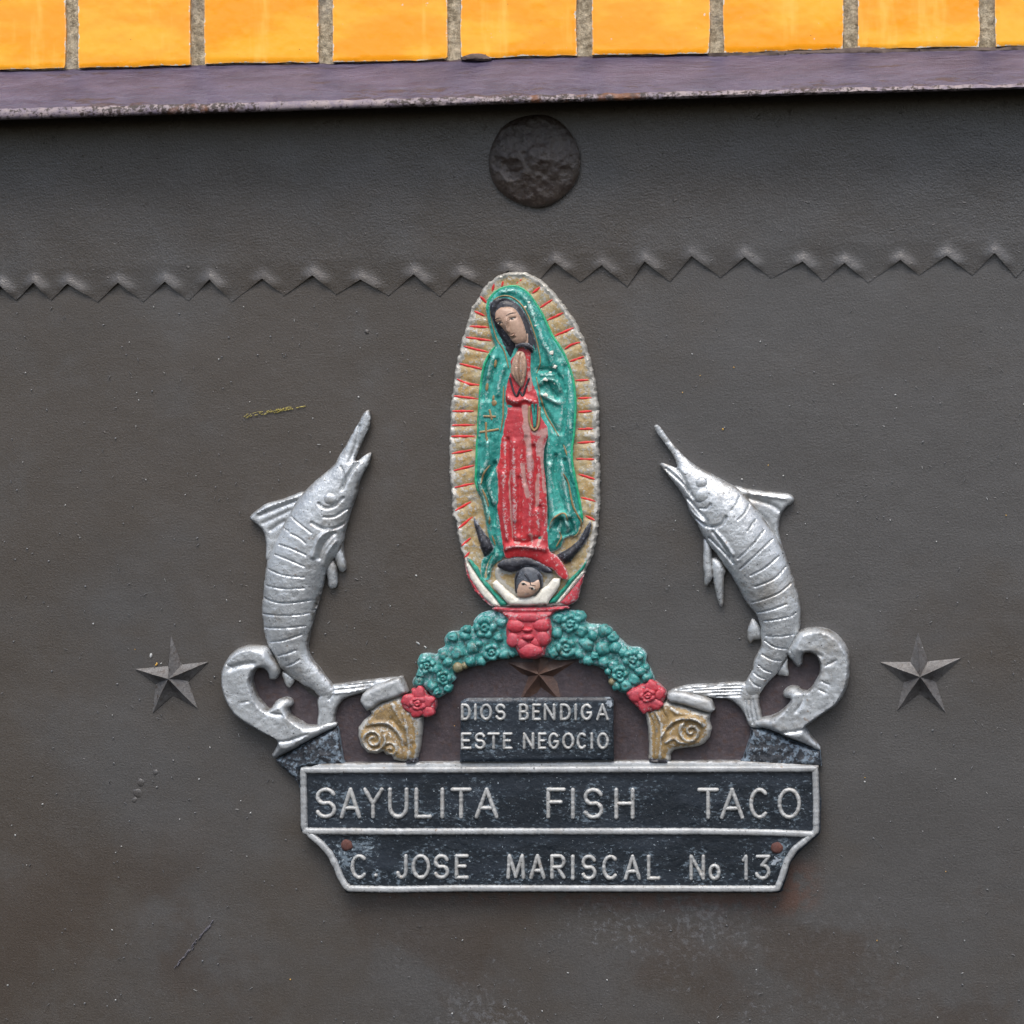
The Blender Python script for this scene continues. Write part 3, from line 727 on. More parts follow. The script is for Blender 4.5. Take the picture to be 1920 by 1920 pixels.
def glyph(ch, x0, x1, y0, y1, sw, slant=0.0):
    h = sw/2; r = []
    xa, xb, ya, yb = x0+h, x1-h, y0+h, y1-h
    if xb < xa: xa = xb = (x0+x1)/2
    for path in GL[ch.upper() if ch not in GL else ch]:
        r.append(np.array([(xa+(xb-xa)*u, ya+(yb-ya)*v) for u, v in path]))
    return r
LINES = []   # (char, px box, part)
def line(view, y0, y1, items, dest):
    ox, oy, s = VIEWS[view]
    for it in items:
        ch, a, b = it[:3]; u0, u1 = (it[3], it[4]) if len(it) > 3 else (y0, y1)
        dest.append((ch, ox+a*s, ox+b*s, oy+u0*s, oy+u1*s))
main_letters, block_letters = [], []
line('H', 214, 434, [('S', 153, 302), ('A', 326, 478), ('Y', 490, 637), ('U', 666, 812), ('L', 853, 978), ('I', 1036, 1064), ('T', 1108, 1258), ('A', 1278, 1448), ('F', 1784, 1922)], main_letters)
line('I', 216, 438, [('I', 76, 104), ('S', 162, 306), ('H', 382, 526), ('T', 968, 1122), ('A', 1128, 1300), ('C', 1334, 1478), ('O', 1534, 1702)], main_letters)
line('H', 684, 862, [('C', 402, 524), ('.', 566, 612, 820, 852), ('J', 722, 806), ('O', 832, 966), ('S', 988, 1100), ('E', 1138, 1238), ('M', 1502, 1636), ('A', 1664, 1780), ('R', 1812, 1922)], main_letters)
line('I', 688, 868, [('I', 76, 102), ('S', 148, 258), ('C', 295, 414), ('A', 450, 572), ('L', 612, 708), ('N', 912, 1024), ('O', 1046, 1134, 752, 870), ('1', 1282, 1332), ('3', 1376, 1490)], main_letters)
line('J', 560, 742, [('D', 134, 242), ('I', 276, 302), ('O', 336, 468), ('S', 498, 612), ('B', 748, 858), ('E', 888, 986), ('N', 1010, 1138), ('D', 1182, 1302), ('I', 1336, 1364), ('G', 1402, 1528), ('A', 1566, 1704)], block_letters)
line('J', 866, 1048, [('E', 134, 250), ('S', 278, 398), ('T', 414, 550), ('E', 578, 684), ('N', 790, 914), ('E', 950, 1042), ('G', 1058, 1178), ('O', 1206, 1338), ('C', 1358, 1474), ('I', 1508, 1534), ('O', 1574, 1704)], block_letters)
def strokes_of(L, sw): return [p for (c, a, b, y0, y1) in L for p in glyph(c, a, b, y0, y1, sw)]
def wear_of(L, sw, more=()):
    S = strokes_of(L, sw)
    def f(p):
        d = np.full(len(p), 1e9)
        for s in S: d = np.minimum(d, seg_dist(p, s))
        r = np.exp(-(np.maximum(d-3, 0)/9)**1.5)*0.75
        for (cx, cy), rr in more: r = np.maximum(r, 1.5*np.exp(-(((p[:, 0]-cx)**2+(p[:, 1]-cy)**2)/rr**2)))
        return r
    return f
FACE = 13.0
sign = relief('sign_panel', sign_ol, M['panel'], plaque, -0.5, FACE-1.0, 1.0, step=5, dome=False, bevel=5, curve=False, draft=7, wob=0.2, jag=1.2,
              wear=wear_of(main_letters, 7.2, [((650, 1590), 26), ((690, 1585), 22), ((648, 1610), 18), ((1465, 1612), 14), ((1470, 1590), 16)]))
for (c, a, b, y0, y1) in main_letters:
    big = y0 < 1500
    tube('letter', glyph(c, a, b, y0, y1, 7.6 if big else 7.0), 7.6 if big else 7.0, 2.4, M['letter'], sign.obj, FACE, curve=False, step=2.0, flat=0.5, wob=0.22)
# raised frame: rim and divider
fo = Z('H', [(68, 92)], 'I', [(1800, 82), (1808, 300), (1806, 522), (1735, 585), (1655, 650), (1600, 735), (1566, 845), (1535, 925), (1500, 930)],
       'H', [(1200, 926), (700, 934), (392, 928), (366, 905), (330, 845), (304, 775), (255, 680), (195, 612), (120, 548), (75, 500)])
fo = np.vstack([fo, fo[:1]])
tube('raised_frame', [fo, Z('H', [(85, 522), (700, 526), (1300, 524)], 'I', [(400, 524), (1000, 524), (1500, 533), (1780, 545)])], 12.5, 3.4, M['bare'], sign.obj, FACE-0.3, curve=False, step=3, flat=1.0, wob=0.16)
for c in (Z('H', [(375, 622)])[0], Z('I', [(1530, 640)])[0]):
    blob('rivet', c, 11, 11, 2.0, M['rust'], sign.obj, FACE+0.3, low=FACE-1, dimple=0.15, na=20, nr=5)
relief('bare_patch', Z('I', [(1490, 725), (1530, 695), (1565, 715), (1560, 750), (1520, 765), (1495, 750)]), M['bare_patch'], sign.obj, FACE-.5, FACE+0.15, .2, step=2, dome=False, jag=5)
# ledge above the sign's frame
relief('top_ledge', [(600, 1433), (700, 1431), (860, 1430), (1000, 1429), (1152, 1428), (1300, 1428), (1395, 1428), (1535, 1436), (1535, 1442), (1000, 1443), (600, 1446), (563, 1444)], M['bare'], plaque, -0.4, 12.0, 1.0, step=4, dome=False, bevel=4, curve=False)

# ---- small sign
blk_ol = np.array([(863, 1315), (875, 1309), (1000, 1308), (1143, 1307), (1150, 1312), (1150, 1370), (1151, 1427), (1000, 1430), (862, 1431), (863, 1370)])
small = relief('small_sign', blk_ol, M['panel'], plaque, -0.5, 14.5, 2.5, step=4, dome=False, bevel=9, curve=False, draft=4, wob=0.25, wear=wear_of(block_letters, 6, [((1142, 1316), 13), ((1000, 1309), 1)]))
for (c, a, b, y0, y1) in block_letters:
    tube('letter', glyph(c, a, b, y0, y1, 5.6), 5.6, 2.0, M['letter'], small.obj, 16.9, curve=False, step=1.8, flat=0.4, wob=0.22)
relief('bare_patch', Z('J', [(1650, 540), (1690, 515), (1740, 535), (1735, 590), (1700, 610), (1665, 575)]), M['bare_patch'], small.obj, 15, 17.0, .3, step=2, dome=False, jag=4)

# ---- rocks under the scrolls
relief('rock_base', Z('E', [(500, 1385), (560, 1350), (700, 1270), (860, 1190), (960, 1135), (990, 1115), (1005, 1170), (1020, 1280), (1040, 1390), (1055, 1425), (800, 1432), (690, 1450), (692, 1620), (680, 1590), (640, 1530), (560, 1460), (500, 1405)]), M['rock'], plaque, -0.5, 5, 5, step=3, dome=False, bevel=10, curve=False, wob=1.4)
relief('rock_base', Z('G', [(1010, 995), (1110, 1012), (1220, 1048), (1330, 1098), (1440, 1140), (1530, 1182), (1572, 1180), (1582, 1310), (900, 1292), (950, 1240), (985, 1130), (1010, 1060)]), M['rock'], plaque, -0.5, 5, 5, step=3, dome=False, bevel=10, curve=False, wob=1.4)

# ---- capitals
def spiral(cx, cy, r0, r1, turns, a0, sx=1):
    return [(cx+sx*(r0+(r1-r0)*t)*math.cos(a0+turns*6.283*t), cy+(r0+(r1-r0)*t)*math.sin(a0+turns*6.283*t)) for t in np.linspace(0, 1, 26)]
se = 450/1920
relief('scroll_capital', Z('E', [(1440, 885), (1510, 870), (1545, 960), (1620, 1030), (1672, 1040), (1668, 1150), (1652, 1280), (1628, 1380), (1590, 1402), (1540, 1407), (1490, 1402), (1440, 1390), (1420, 1352), (1380, 1352), (1355, 1322), (1300, 1342), (1230, 1332), (1180, 1282), (1153, 1200), (1155, 1130), (1200, 1070), (1260, 1020), (1245, 990), (1330, 930)]),
       M['scroll_gold'], plaque, -0.5, 7, 7, step=2.4, dome=False, bevel=16, curve=False,
       grooves=[(Z('E', spiral(1285, 1220, 100, 18, 1.7, -0.3)), 3.4, 2.6), (Z('E', spiral(1285, 1220, 72, 8, 1.5, 1.0)), 4, -2.4), (Z('E', spiral(1425, 1300, 58, 10, 1.2, -2)), 3, 2.0), (Z('E', [(1240, 1130), (1340, 1110), (1430, 1150), (1480, 1220), (1500, 1290)]), 4, -2.2),
                (Z('E', [(1290, 1090), (1400, 1090), (1480, 1150), (1540, 1250)]), 3.5, 1.8), (Z('E', [(1430, 1060), (1500, 1150), (1560, 1300)]), 4, -2.0), (Z('E', [(1520, 1000), (1560, 1150), (1565, 1370)]), 3, 1.8), (Z('E', [(1575, 1040), (1605, 1180), (1600, 1380)]), 3, -1.8), (Z('E', [(1440, 940), (1480, 1020), (1540, 1120)]), 4, 1.5)])
relief('scroll_capital', Z('G', [(340, 785), (480, 822), (600, 862), (692, 888), (682, 950), (702, 1010), (684, 1080), (640, 1132), (580, 1157), (480, 1167), (400, 1182), (367, 1222), (372, 1262), (360, 1277), (220, 1272), (192, 1250), (196, 1150), (188, 1000), (168, 905), (150, 872), (220, 850), (280, 815)]),
       M['scroll_gold'], plaque, -0.5, 7, 7, step=2.4, dome=False, bevel=16, curve=False,
       grooves=[(Z('G', spiral(540, 1025, 110, 18, 1.7, 3.6, -1)), 3.6, 2.6), (Z('G', spiral(540, 1025, 78, 8, 1.5, 2.2, -1)), 4, -2.4), (Z('G', [(310, 1060), (360, 980), (440, 930), (540, 915), (620, 950)]), 3.4, 2.4), (Z('G', [(350, 1020), (420, 960), (520, 945)]), 3, -2),
                (Z('G', [(340, 1110), (400, 1080), (450, 1110), (520, 1120)]), 3.4, 2.0), (Z('G', [(200, 880), (240, 1000), (240, 1240)]), 3, -1.8), (Z('G', [(250, 860), (300, 960), (300, 1080), (290, 1250)]), 3.4, 1.8), (Z('G', [(300, 840), (340, 930), (330, 1000)]), 3, -1.8), (Z('G', [(380, 840), (440, 880), (600, 890)]), 4, 1.5)])
for v, pts in (('E', [(1530, 1400), (1570, 1378), (1628, 1372), (1625, 1418), (1535, 1424)]), ('G', [(205, 1245), (280, 1252), (360, 1262), (350, 1288), (195, 1286)])):
    relief('black_foot', Z(v, pts), M['black'], plaque, -0.4, 11, 4.2, step=3, dome=False, bevel=5, curve=False)

# ---- marlins, tails, scrolls
def marlin(body, body_g, body_b, dorsal, dors_g, pecs, fins, tail, tail_g, leaf, scroll, scroll_g, eye, gill):
    b = relief('marlin', body, M['silver'], plaque, -0.5, 6.5, 17, step=1.7, power=1.0, cap=None, curve=True, grooves=body_g, bumps=body_b, wob=0.35)
    relief('dorsal_fin', dorsal, M['silver'], b.obj, -0.5, 5.5, 3.5, step=3, dome=False, bevel=8, grooves=dors_g, wob=0.3)
    for p in pecs: relief('pectoral_fin', p, M['silver'], b.obj, -0.5, 5, 5.5, step=2.5, wob=0.3)
    for p in fins: relief('small_fin', p, M['silver'], b.obj, -0.5, 4.5, 3.5, step=2.5, wob=0.3)
    relief('tail_fin', tail, M['silver'], b.obj, -0.5, 5.5, 4.5, step=2.4, dome=False, bevel=9, curve=True, grooves=tail_g, wob=0.3)
    relief('tail_leaf', leaf, M['bare'], b.obj, -0.5, 12, 5, step=2.8, dome=False, bevel=10, wob=0.6, curve=False)
    relief('scroll', scroll, M['silver'], b.obj, -0.5, 6, 13, step=2.6, curve=True, grooves=scroll_g, wob=0.4, cap=26)
    for c, r in eye: blob('eye', c, r, r*0.92, 2.6, M['silver'], b.obj, float(b.H([c])[0])-1.0, low=4, wob=0.2)
    return b
g = lambda v, pts, wd=1.35, a=-1.5: (Z(v, pts), wd, a)
marlin(
    Z('D', [(1380, 93), (1396, 150), (1388, 235), (1340, 340), (1300, 432), (1268, 505), (1258, 545), (1280, 553), (1330, 515), (1388, 480), (1402, 497), (1372, 590), (1322, 680), (1287, 765), (1270, 855), (1240, 935), (1212, 1015), (1190, 1105), (1166, 1185), (1155, 1265), (1120, 1370), (1060, 1450), (1005, 1550), (970, 1680), (945, 1765), (918, 1845), (880, 1925)],
      'E', [(850, 10), (828, 120), (792, 230), (766, 340), (746, 420), (737, 500), (762, 580), (822, 652), (872, 722), (925, 785), (957, 845), (945, 890), (895, 908), (838, 892), (785, 838), (715, 798), (640, 750), (560, 685), (512, 640), (478, 560), (440, 500), (412, 440), (392, 350), (381, 220), (380, 90), (386, 0)],
      'D', [(430, 1800), (440, 1690), (450, 1580), (468, 1480), (490, 1390), (530, 1300), (585, 1190), (650, 1070), (715, 950), (790, 845), (905, 730), (1015, 640), (1080, 575), (1120, 500), (1170, 425), (1220, 330), (1290, 210), (1335, 125)]),
    [g('D', [(700, 1050), (830, 1140), (900, 1190)]), g('D', [(640, 1160), (680, 1175)]), g('D', [(710, 1200), (790, 1235), (850, 1285)]), g('D', [(600, 1300), (730, 1335), (850, 1388)]), g('D', [(560, 1390), (690, 1430), (830, 1490)]), g('D', [(500, 1525), (650, 1570), (830, 1590)]),
     g('D', [(480, 1670), (650, 1692), (830, 1690)]), g('D', [(445, 1780), (650, 1820), (890, 1800)]), g('E', [(390, 90), (550, 125), (790, 105)]), g('E', [(388, 220), (600, 226), (770, 215)]), g('E', [(405, 330), (600, 325), (735, 315)]), g('E', [(440, 445), (560, 430), (705, 385)]), g('E', [(520, 555), (600, 532), (660, 508)]), g('E', [(585, 637), (640, 615), (685, 585)]),
     g('D', [(1285, 570), (1215, 680), (1160, 800)], 3, -3), g('D', [(1300, 240), (1270, 400), (1215, 560)], 3, -1.5), g('D', [(1145, 600), (1180, 690), (1170, 790)], 2, -1.3), g('D', [(960, 930), (1020, 968), (1100, 950), (1170, 880)], 2.4, -2.2), g('D', [(1010, 1050), (1100, 1045), (1195, 985)], 2, -1.8), g('D', [(900, 1100), (1000, 1150), (1100, 1152), (1185, 1110)], 2.4, -2.2),
     g('D', [(1050, 1175), (965, 1250), (915, 1400)], 4, 2.2), g('D', [(1090, 1200), (1010, 1290), (960, 1420)], 4, -2.4), g('D', [(1110, 1270), (1040, 1370), (1000, 1480)], 3, 1.6)],
    [],
    Z('D', [(800, 825), (700, 862), (600, 895), (480, 930), (400, 980), (332, 1040), (330, 1078), (370, 1112), (430, 1160), (458, 1220), (470, 1300), (470, 1440), (520, 1420), (640, 1200), (760, 980), (830, 860)]),
    [(Z('D', [(760, 905), (560, 985), (420, 1040)]), 3.5, -1.6), (Z('D', [(700, 990), (560, 1060), (440, 1110)]), 3.5, -1.2), (Z('D', [(640, 1090), (520, 1170)]), 3.5, -1.5), (Z('D', [(740, 880), (560, 935), (400, 1010)]), 3, 1.2)],
    [Z('D', [(1100, 1300), (1150, 1270), (1165, 1380), (1182, 1450), (1187, 1520), (1160, 1552), (1128, 1532), (1110, 1480), (1080, 1400)]), Z('D', [(1000, 1480), (1050, 1430), (1100, 1470), (1112, 1600), (1102, 1680), (1068, 1702), (1040, 1685), (1028, 1620), (1015, 1560)])],
    [Z('E', [(545, 680), (560, 740), (582, 792), (610, 806), (640, 770), (650, 735), (600, 690)])],
    Z('E', [(880, 800), (930, 785), (1000, 777), (1100, 765), (1250, 744), (1400, 728), (1480, 735), (1400, 800), (1290, 822), (1190, 852), (1100, 880), (1035, 910), (992, 970), (972, 1030), (966, 1090), (930, 1130), (860, 1140), (826, 1110), (836, 1000), (826, 915), (850, 860)]),
    [g('E', [(950, 800), (1100, 790), (1290, 768)], 2.2, -1.2), g('E', [(960, 825), (1100, 815), (1250, 795)], 2.0, -1.2), g('E', [(960, 850), (1080, 842), (1180, 822)], 2.0, 1.0), g('E', [(945, 790), (958, 850), (930, 900)], 2, -1.5)],
    Z('E', [(1478, 724), (1500, 730), (1550, 850), (1440, 902), (1335, 932), (1272, 982), (1222, 996), (1195, 962), (1170, 920), (1188, 862), (1225, 828), (1290, 795), (1385, 755)]),
    Z('E', [(430, 488), (350, 474), (250, 476), (170, 511), (100, 590), (59, 690), (64, 800), (100, 920), (160, 1020), (250, 1092), (370, 1162), (470, 1210), (515, 1240), (490, 1300), (458, 1352), (475, 1378), (540, 1352), (640, 1302), (740, 1242), (860, 1182), (960, 1132), (978, 1100), (920, 1085), (830, 1112), (740, 1110), (690, 1082), (622, 1040), (594, 1000), (588, 975), (620, 955), (622, 920), (592, 894), (540, 894), (498, 916), (466, 960), (436, 985), (396, 950), (348, 890), (318, 820), (302, 750), (322, 690), (362, 655), (402, 662), (430, 692), (440, 742), (490, 745), (524, 685), (515, 635), (470, 565)]),
    [g('E', [(110, 615), (160, 640)], 1.6, -1.0), g('E', [(150, 650), (240, 620), (330, 610)], 5, -2.0), g('E', [(430, 985), (480, 1010), (560, 1020)], 3, -1.4), g('E', [(240, 920), (300, 912)], 1.6, -1.0), g('E', [(530, 1235), (620, 1225), (760, 1175)], 2.5, -1.8)],
    [(Z('D', [(1045, 890)])[0], 13)], None)
marlin(
    Z('F', [(118, 95), (150, 84), (192, 130), (262, 230), (332, 310), (402, 380), (472, 438), (562, 490), (682, 550), (782, 608), (865, 650), (960, 740), (1060, 860), (1140, 970), (1220, 1085), (1275, 1190), (1315, 1290), (1352, 1400), (1392, 1510), (1422, 1630), (1440, 1750), (1436, 1900)],
      'G', [(1406, 150), (1398, 235), (1360, 310), (1318, 390), (1300, 445), (1265, 500), (1220, 572), (1155, 640), (1110, 695), (1075, 745), (1030, 766), (975, 758), (944, 722), (948, 680), (965, 640), (995, 590), (1022, 540), (1032, 470), (1068, 400), (1092, 340), (1092, 270), (1090, 200), (1062, 120), (1012, 50), (965, 5)],
      'F', [(990, 1745), (932, 1650), (872, 1540), (812, 1430), (765, 1370), (700, 1270), (620, 1170), (562, 1090), (502, 960), (442, 870), (402, 760), (342, 662), (262, 560), (192, 470), (163, 440), (190, 429), (260, 450), (318, 470), (325, 447), (290, 360), (222, 262), (152, 165)]),
    [g('F', [(895, 725), (870, 785), (825, 845)]), g('F', [(980, 800), (945, 870), (885, 930)]), g('F', [(1040, 930), (970, 1030)]), g('F', [(1115, 1030), (1000, 1170), (885, 1280)]), g('F', [(1190, 1110), (1040, 1250), (905, 1375)]), g('F', [(1250, 1260), (1130, 1360), (1000, 1430)]), g('F', [(1310, 1360), (1210, 1460), (1040, 1530)]), g('F', [(1355, 1510), (1250, 1590), (1100, 1650), (1000, 1680)]),
     g('F', [(1320, 1690), (1180, 1740), (1050, 1772)]), g('F', [(1330, 1808), (1220, 1830), (1115, 1845)]), g('F', [(1400, 1770), (1365, 1800)]), g('G', [(1365, 80), (1345, 100)]), g('G', [(1360, 258), (1250, 268), (1140, 266)]), g('G', [(1300, 375), (1200, 352), (1128, 308)]), g('G', [(1250, 472), (1180, 456), (1105, 418)]), g('G', [(1175, 562), (1120, 540), (1075, 505)]), g('G', [(1120, 615), (1080, 600), (1040, 570)]), g('G', [(1085, 680), (1040, 660), (1005, 620)]),
     g('F', [(225, 480), (330, 560), (410, 640), (480, 735)], 2.4, -2.2), g('F', [(320, 470), (390, 560), (440, 670)], 3, -2.6), g('F', [(420, 745), (480, 800), (530, 860), (600, 930), (610, 970)], 2.4, -2.2), g('F', [(470, 900), (540, 955), (600, 990), (680, 992), (745, 962), (780, 905)], 2.6, -2.6), g('F', [(640, 790), (600, 830), (545, 830)], 2, -1.4), g('F', [(690, 1040), (770, 1130), (840, 1240)], 3.4, 2.0), g('F', [(625, 1100), (740, 1210), (840, 1320)], 2.4, -2.2), g('F', [(660, 1040), (740, 1150), (820, 1270)], 3.0, -1.6), g('F', [(430, 820), (500, 900), (570, 950)], 3, 1.6)],
    [],
    Z('F', [(850, 632), (950, 650), (1100, 674), (1250, 690), (1350, 705), (1386, 745), (1370, 782), (1302, 840), (1266, 900), (1250, 1000), (1262, 1100), (1290, 1220), (1220, 1180), (1120, 1020), (1000, 860), (900, 740)]),
    [(Z('F', [(960, 690), (1150, 720), (1320, 745)]), 3, 1.2), (Z('F', [(980, 740), (1180, 800), (1250, 850)]), 4, -1.5), (Z('F', [(1070, 880), (1150, 960), (1200, 1060)]), 4, -1.4)],
    [Z('F', [(600, 1090), (640, 1180), (650, 1350), (655, 1440), (632, 1490), (592, 1542), (578, 1500), (572, 1370), (570, 1240), (565, 1130)]), Z('F', [(640, 1290), (710, 1290), (770, 1380), (756, 1450), (752, 1560), (746, 1690), (725, 1717), (692, 1640), (670, 1540), (650, 1420)])],
    [Z('G', [(1025, 130), (1065, 160), (1100, 230), (1092, 290), (1042, 300), (1006, 327), (988, 290), (984, 240), (1000, 180)]), Z('G', [(1235, 520), (1270, 470), (1308, 440), (1310, 510), (1317, 580), (1272, 584), (1222, 572)])],
    Z('G', [(990, 640), (930, 636), (850, 636), (700, 650), (560, 655), (430, 675), (370, 698), (346, 718), (362, 742), (450, 724), (560, 736), (640, 752), (720, 770), (830, 777), (900, 820), (950, 880), (985, 960), (1010, 1000), (1060, 1010), (1115, 995), (1102, 900), (1082, 800), (1085, 720), (1060, 680)]),
    [g('G', [(945, 665), (700, 675), (430, 700)], 1.9, -1.3), g('G', [(940, 690), (720, 698), (560, 705)], 1.9, -1.3), g('G', [(935, 715), (760, 720), (620, 730)], 1.9, -1.3), g('G', [(930, 740), (830, 745), (740, 750)], 1.9, -1.2), g('G', [(1000, 775), (1010, 860), (1030, 960)], 1.9, -1.3), g('G', [(1030, 775), (1045, 860), (1065, 950)], 1.9, -1.3), g('G', [(970, 775), (975, 850), (1000, 930)], 1.9, -1.1)],
    Z('G', [(345, 722), (385, 705), (480, 712), (560, 736), (650, 756), (700, 780), (727, 862), (692, 887), (600, 862), (480, 822), (370, 802), (338, 770)]),
    Z('G', [(1392, 240), (1440, 214), (1530, 202), (1620, 214), (1700, 258), (1762, 330), (1802, 420), (1807, 530), (1792, 650), (1752, 750), (1690, 832), (1600, 892), (1500, 962), (1448, 1000), (1468, 1035), (1505, 1085), (1552, 1140), (1570, 1182), (1530, 1177), (1440, 1132), (1330, 1092), (1220, 1042), (1110, 1007), (1015, 992), (1050, 955), (1110, 922), (1180, 908), (1260, 862), (1320, 802), (1330, 766), (1300, 772), (1268, 750), (1275, 710), (1320, 674), (1380, 674), (1430, 702), (1472, 702), (1522, 640), (1562, 560), (1562, 480), (1530, 420), (1470, 400), (1432, 422), (1425, 490), (1385, 517), (1340, 462), (1300, 410), (1310, 365), (1350, 305)]),
    [g('G', [(1610, 500), (1660, 480), (1700, 455)], 1.8, -1.0), g('G', [(1580, 620), (1640, 650)], 1.6, -1.0), g('G', [(1560, 690), (1615, 715)], 1.6, -1.0), g('G', [(1450, 450), (1500, 400), (1580, 420)], 4, -1.5), g('G', [(1440, 720), (1430, 790), (1380, 860)], 3, -1.6), g('G', [(1220, 1035), (1330, 1030), (1440, 1010)], 2.5, -1.6), g('G', [(1330, 380), (1345, 420)], 2, -1.5)],
    [(Z('F', [(560, 715)])[0], 15.5), (Z('F', [(548, 605)])[0], 12)], None)

# ---- garland arch
gl = relief('garland', Z('C', [(700, 165), (640, 160), (560, 185), (512, 230), (500, 275), (430, 280), (405, 308), (340, 314), (304, 365), (310, 408), (262, 440), (250, 468), (150, 464), (119, 520), (125, 568), (113, 612), (90, 642), (95, 690), (170, 706), (240, 770), (290, 760), (350, 712), (352, 672), (386, 640), (372, 600), (440, 570), (560, 542), (640, 512), (730, 500), (815, 480),
                               (900, 470), (1000, 488), (1100, 510), (1230, 502), (1240, 530), (1330, 542), (1382, 562), (1430, 592), (1442, 632), (1500, 712), (1570, 742), (1680, 702), (1752, 665), (1760, 640), (1732, 570), (1702, 520), (1706, 468), (1660, 424), (1580, 414), (1540, 378), (1482, 330), (1460, 288), (1390, 264), (1292, 250), (1260, 184), (1190, 163), (1110, 163), (1060, 170), (900, 165)]),
            M['teal'], plaque, -0.5, 8, 3.0, step=3.2, dome=False, bevel=14, wob=1.2)
flowers = [(585, 285, 82), (635, 455, 68), (185, 545, 64), (300, 632, 58), (1180, 255, 78), (1150, 425, 76), (1615, 505, 78), (1520, 605, 62)]
berries = [(400, 460, 46), (500, 425, 44), (365, 352, 36), (445, 345, 36), (458, 295, 30), (330, 525, 36), (485, 520, 38), (300, 475, 36), (142, 602, 34), (132, 660, 36), (222, 692, 36), (330, 705, 34), (245, 575, 34), (560, 515, 36), (720, 470, 42), (700, 250, 36), (680, 355, 34), (770, 462, 30), (545, 395, 26), (252, 730, 28), (1400, 430, 52), (1295, 405, 46), (1252, 308, 46), (1332, 338, 38), (1420, 310, 46), (1470, 352, 38), (1490, 425, 46), (1410, 525, 40), (1300, 515, 38), (1350, 480, 32), (1545, 458, 38), (1665, 590, 44), (1625, 645, 42), (1560, 690, 42), (1092, 218, 40), (1085, 322, 40), (1245, 205, 40), (1475, 545, 38), (1705, 630, 38), (1235, 470, 36), (1062, 462, 40), (1500, 690, 34), (1262, 385, 28), (1700, 560, 26), (1440, 590, 28)]
s_c = VIEWS['C'][2]
def gz(v, p): return float(v.H([p])[0])
for k, (x, y, r) in enumerate(flowers):
    c = Z('C', [(x, y)])[0]; blob('flower', c, r*s_c, r*s_c, 6.2, M['teal'], gl.obj, gz(gl, c)-0.4, lobes=5 if k % 2 else 6, lobe=0.16, low=8, na=44, nr=10, wob=0.25, seed=k)
for k, (x, y, r) in enumerate(berries):
    c = Z('C', [(x, y)])[0]; blob('berry', c, r*s_c*1.03, r*s_c, random.uniform(4.2, 6.2), M['teal'], gl.obj, gz(gl, c)-0.3, low=8, dimple=random.choice([0, 0, .25, .3]), na=20, nr=6, wob=0.35, seed=k)
for x, y, r in ((400, 560, 38), (448, 548, 26), (1470, 660, 30)):
    c = Z('C', [(x, y)])[0]; blob('bud', c, r*s_c, r*s_c, 4.2, M['tan_bud'], gl.obj, gz(gl, c)-0.3, low=8, na=20, nr=6)
# red keystone rose, corner roses
ks = relief('keystone_rose', Z('C', [(632, 152), (660, 140), (760, 146), (900, 140), (1040, 142), (1160, 134), (1170, 152), (1070, 178), (1035, 215), (1050, 280), (1045, 380), (1012, 420), (1000, 480), (935, 505), (835, 500), (808, 450), (790, 422), (740, 384), (730, 290), (745, 230), (700, 184), (650, 172)]), M['rose'], gl.obj, 4, 13, 4, step=3, dome=False, bevel=10, wob=0.6, curve=False,
            grooves=[(Z('C', [(640, 172), (850, 178), (1070, 174)]), 3, -2.0)])
for x, y, rx, ry, h in ((795, 275, 62, 48, 3.2), (890, 215, 85, 34, 2.4), (980, 270, 58, 46, 3.0), (780, 372, 48, 52, 3.2), (985, 362, 48, 54, 3.0), (900, 445, 85, 52, 3.6), (845, 400, 40, 36, 2.4), (940, 390, 40, 34, 2.4), (885, 350, 42, 26, 4.4), (880, 300, 36, 18, 4.0)):
    c = Z('C', [(x, y)])[0]; blob('petal', c, rx*s_c, ry*s_c, h, M['rose'], gl.obj, gz(ks, c)-0.3, low=10, na=24, nr=6, seed=int(x))
for ol, pet in ((Z('C', [(5, 790), (20, 770), (75, 742), (80, 706), (160, 710), (188, 750), (240, 782), (246, 840), (222, 882), (190, 905), (120, 892), (50, 872), (14, 842)]), [(60, 790, 52), (130, 745, 50), (195, 800, 46), (190, 865, 44), (110, 860, 52), (118, 808, 32)]),
                (Z('C', [(1563, 736), (1640, 686), (1700, 665), (1752, 655), (1802, 690), (1842, 740), (1827, 792), (1782, 852), (1722, 872), (1680, 856), (1622, 822)]), [(1640, 750, 58), (1740, 700, 50), (1800, 745, 40), (1770, 815, 46), (1690, 820, 52), (1715, 755, 36)])):
    r0 = relief('corner_rose', ol, M['rose'], gl.obj, -0.4, 11, 4, step=3, dome=False, bevel=9, wob=0.6)
    for k, (x, y, r) in enumerate(pet):
        c = Z('C', [(x, y)])[0]; blob('petal', c, r*s_c*1.05, r*s_c*0.85, 2.2 if k < 5 else 4.0, M['rose'], gl.obj, gz(r0, c)-0.3, low=10, na=24, nr=6, dimple=0.25 if k == 5 else 0.12, wob=0.4, ang=k*1.1, seed=k)
    c = Z('C', [pet[5][:2]])[0]; blob('rose_heart', c, 17, 15, 4.0, M['rose'], gl.obj, gz(r0, c)+0.2, lobes=5, lobe=0.2, low=10, na=40, nr=9, wob=0.3, seed=int(c[0]))

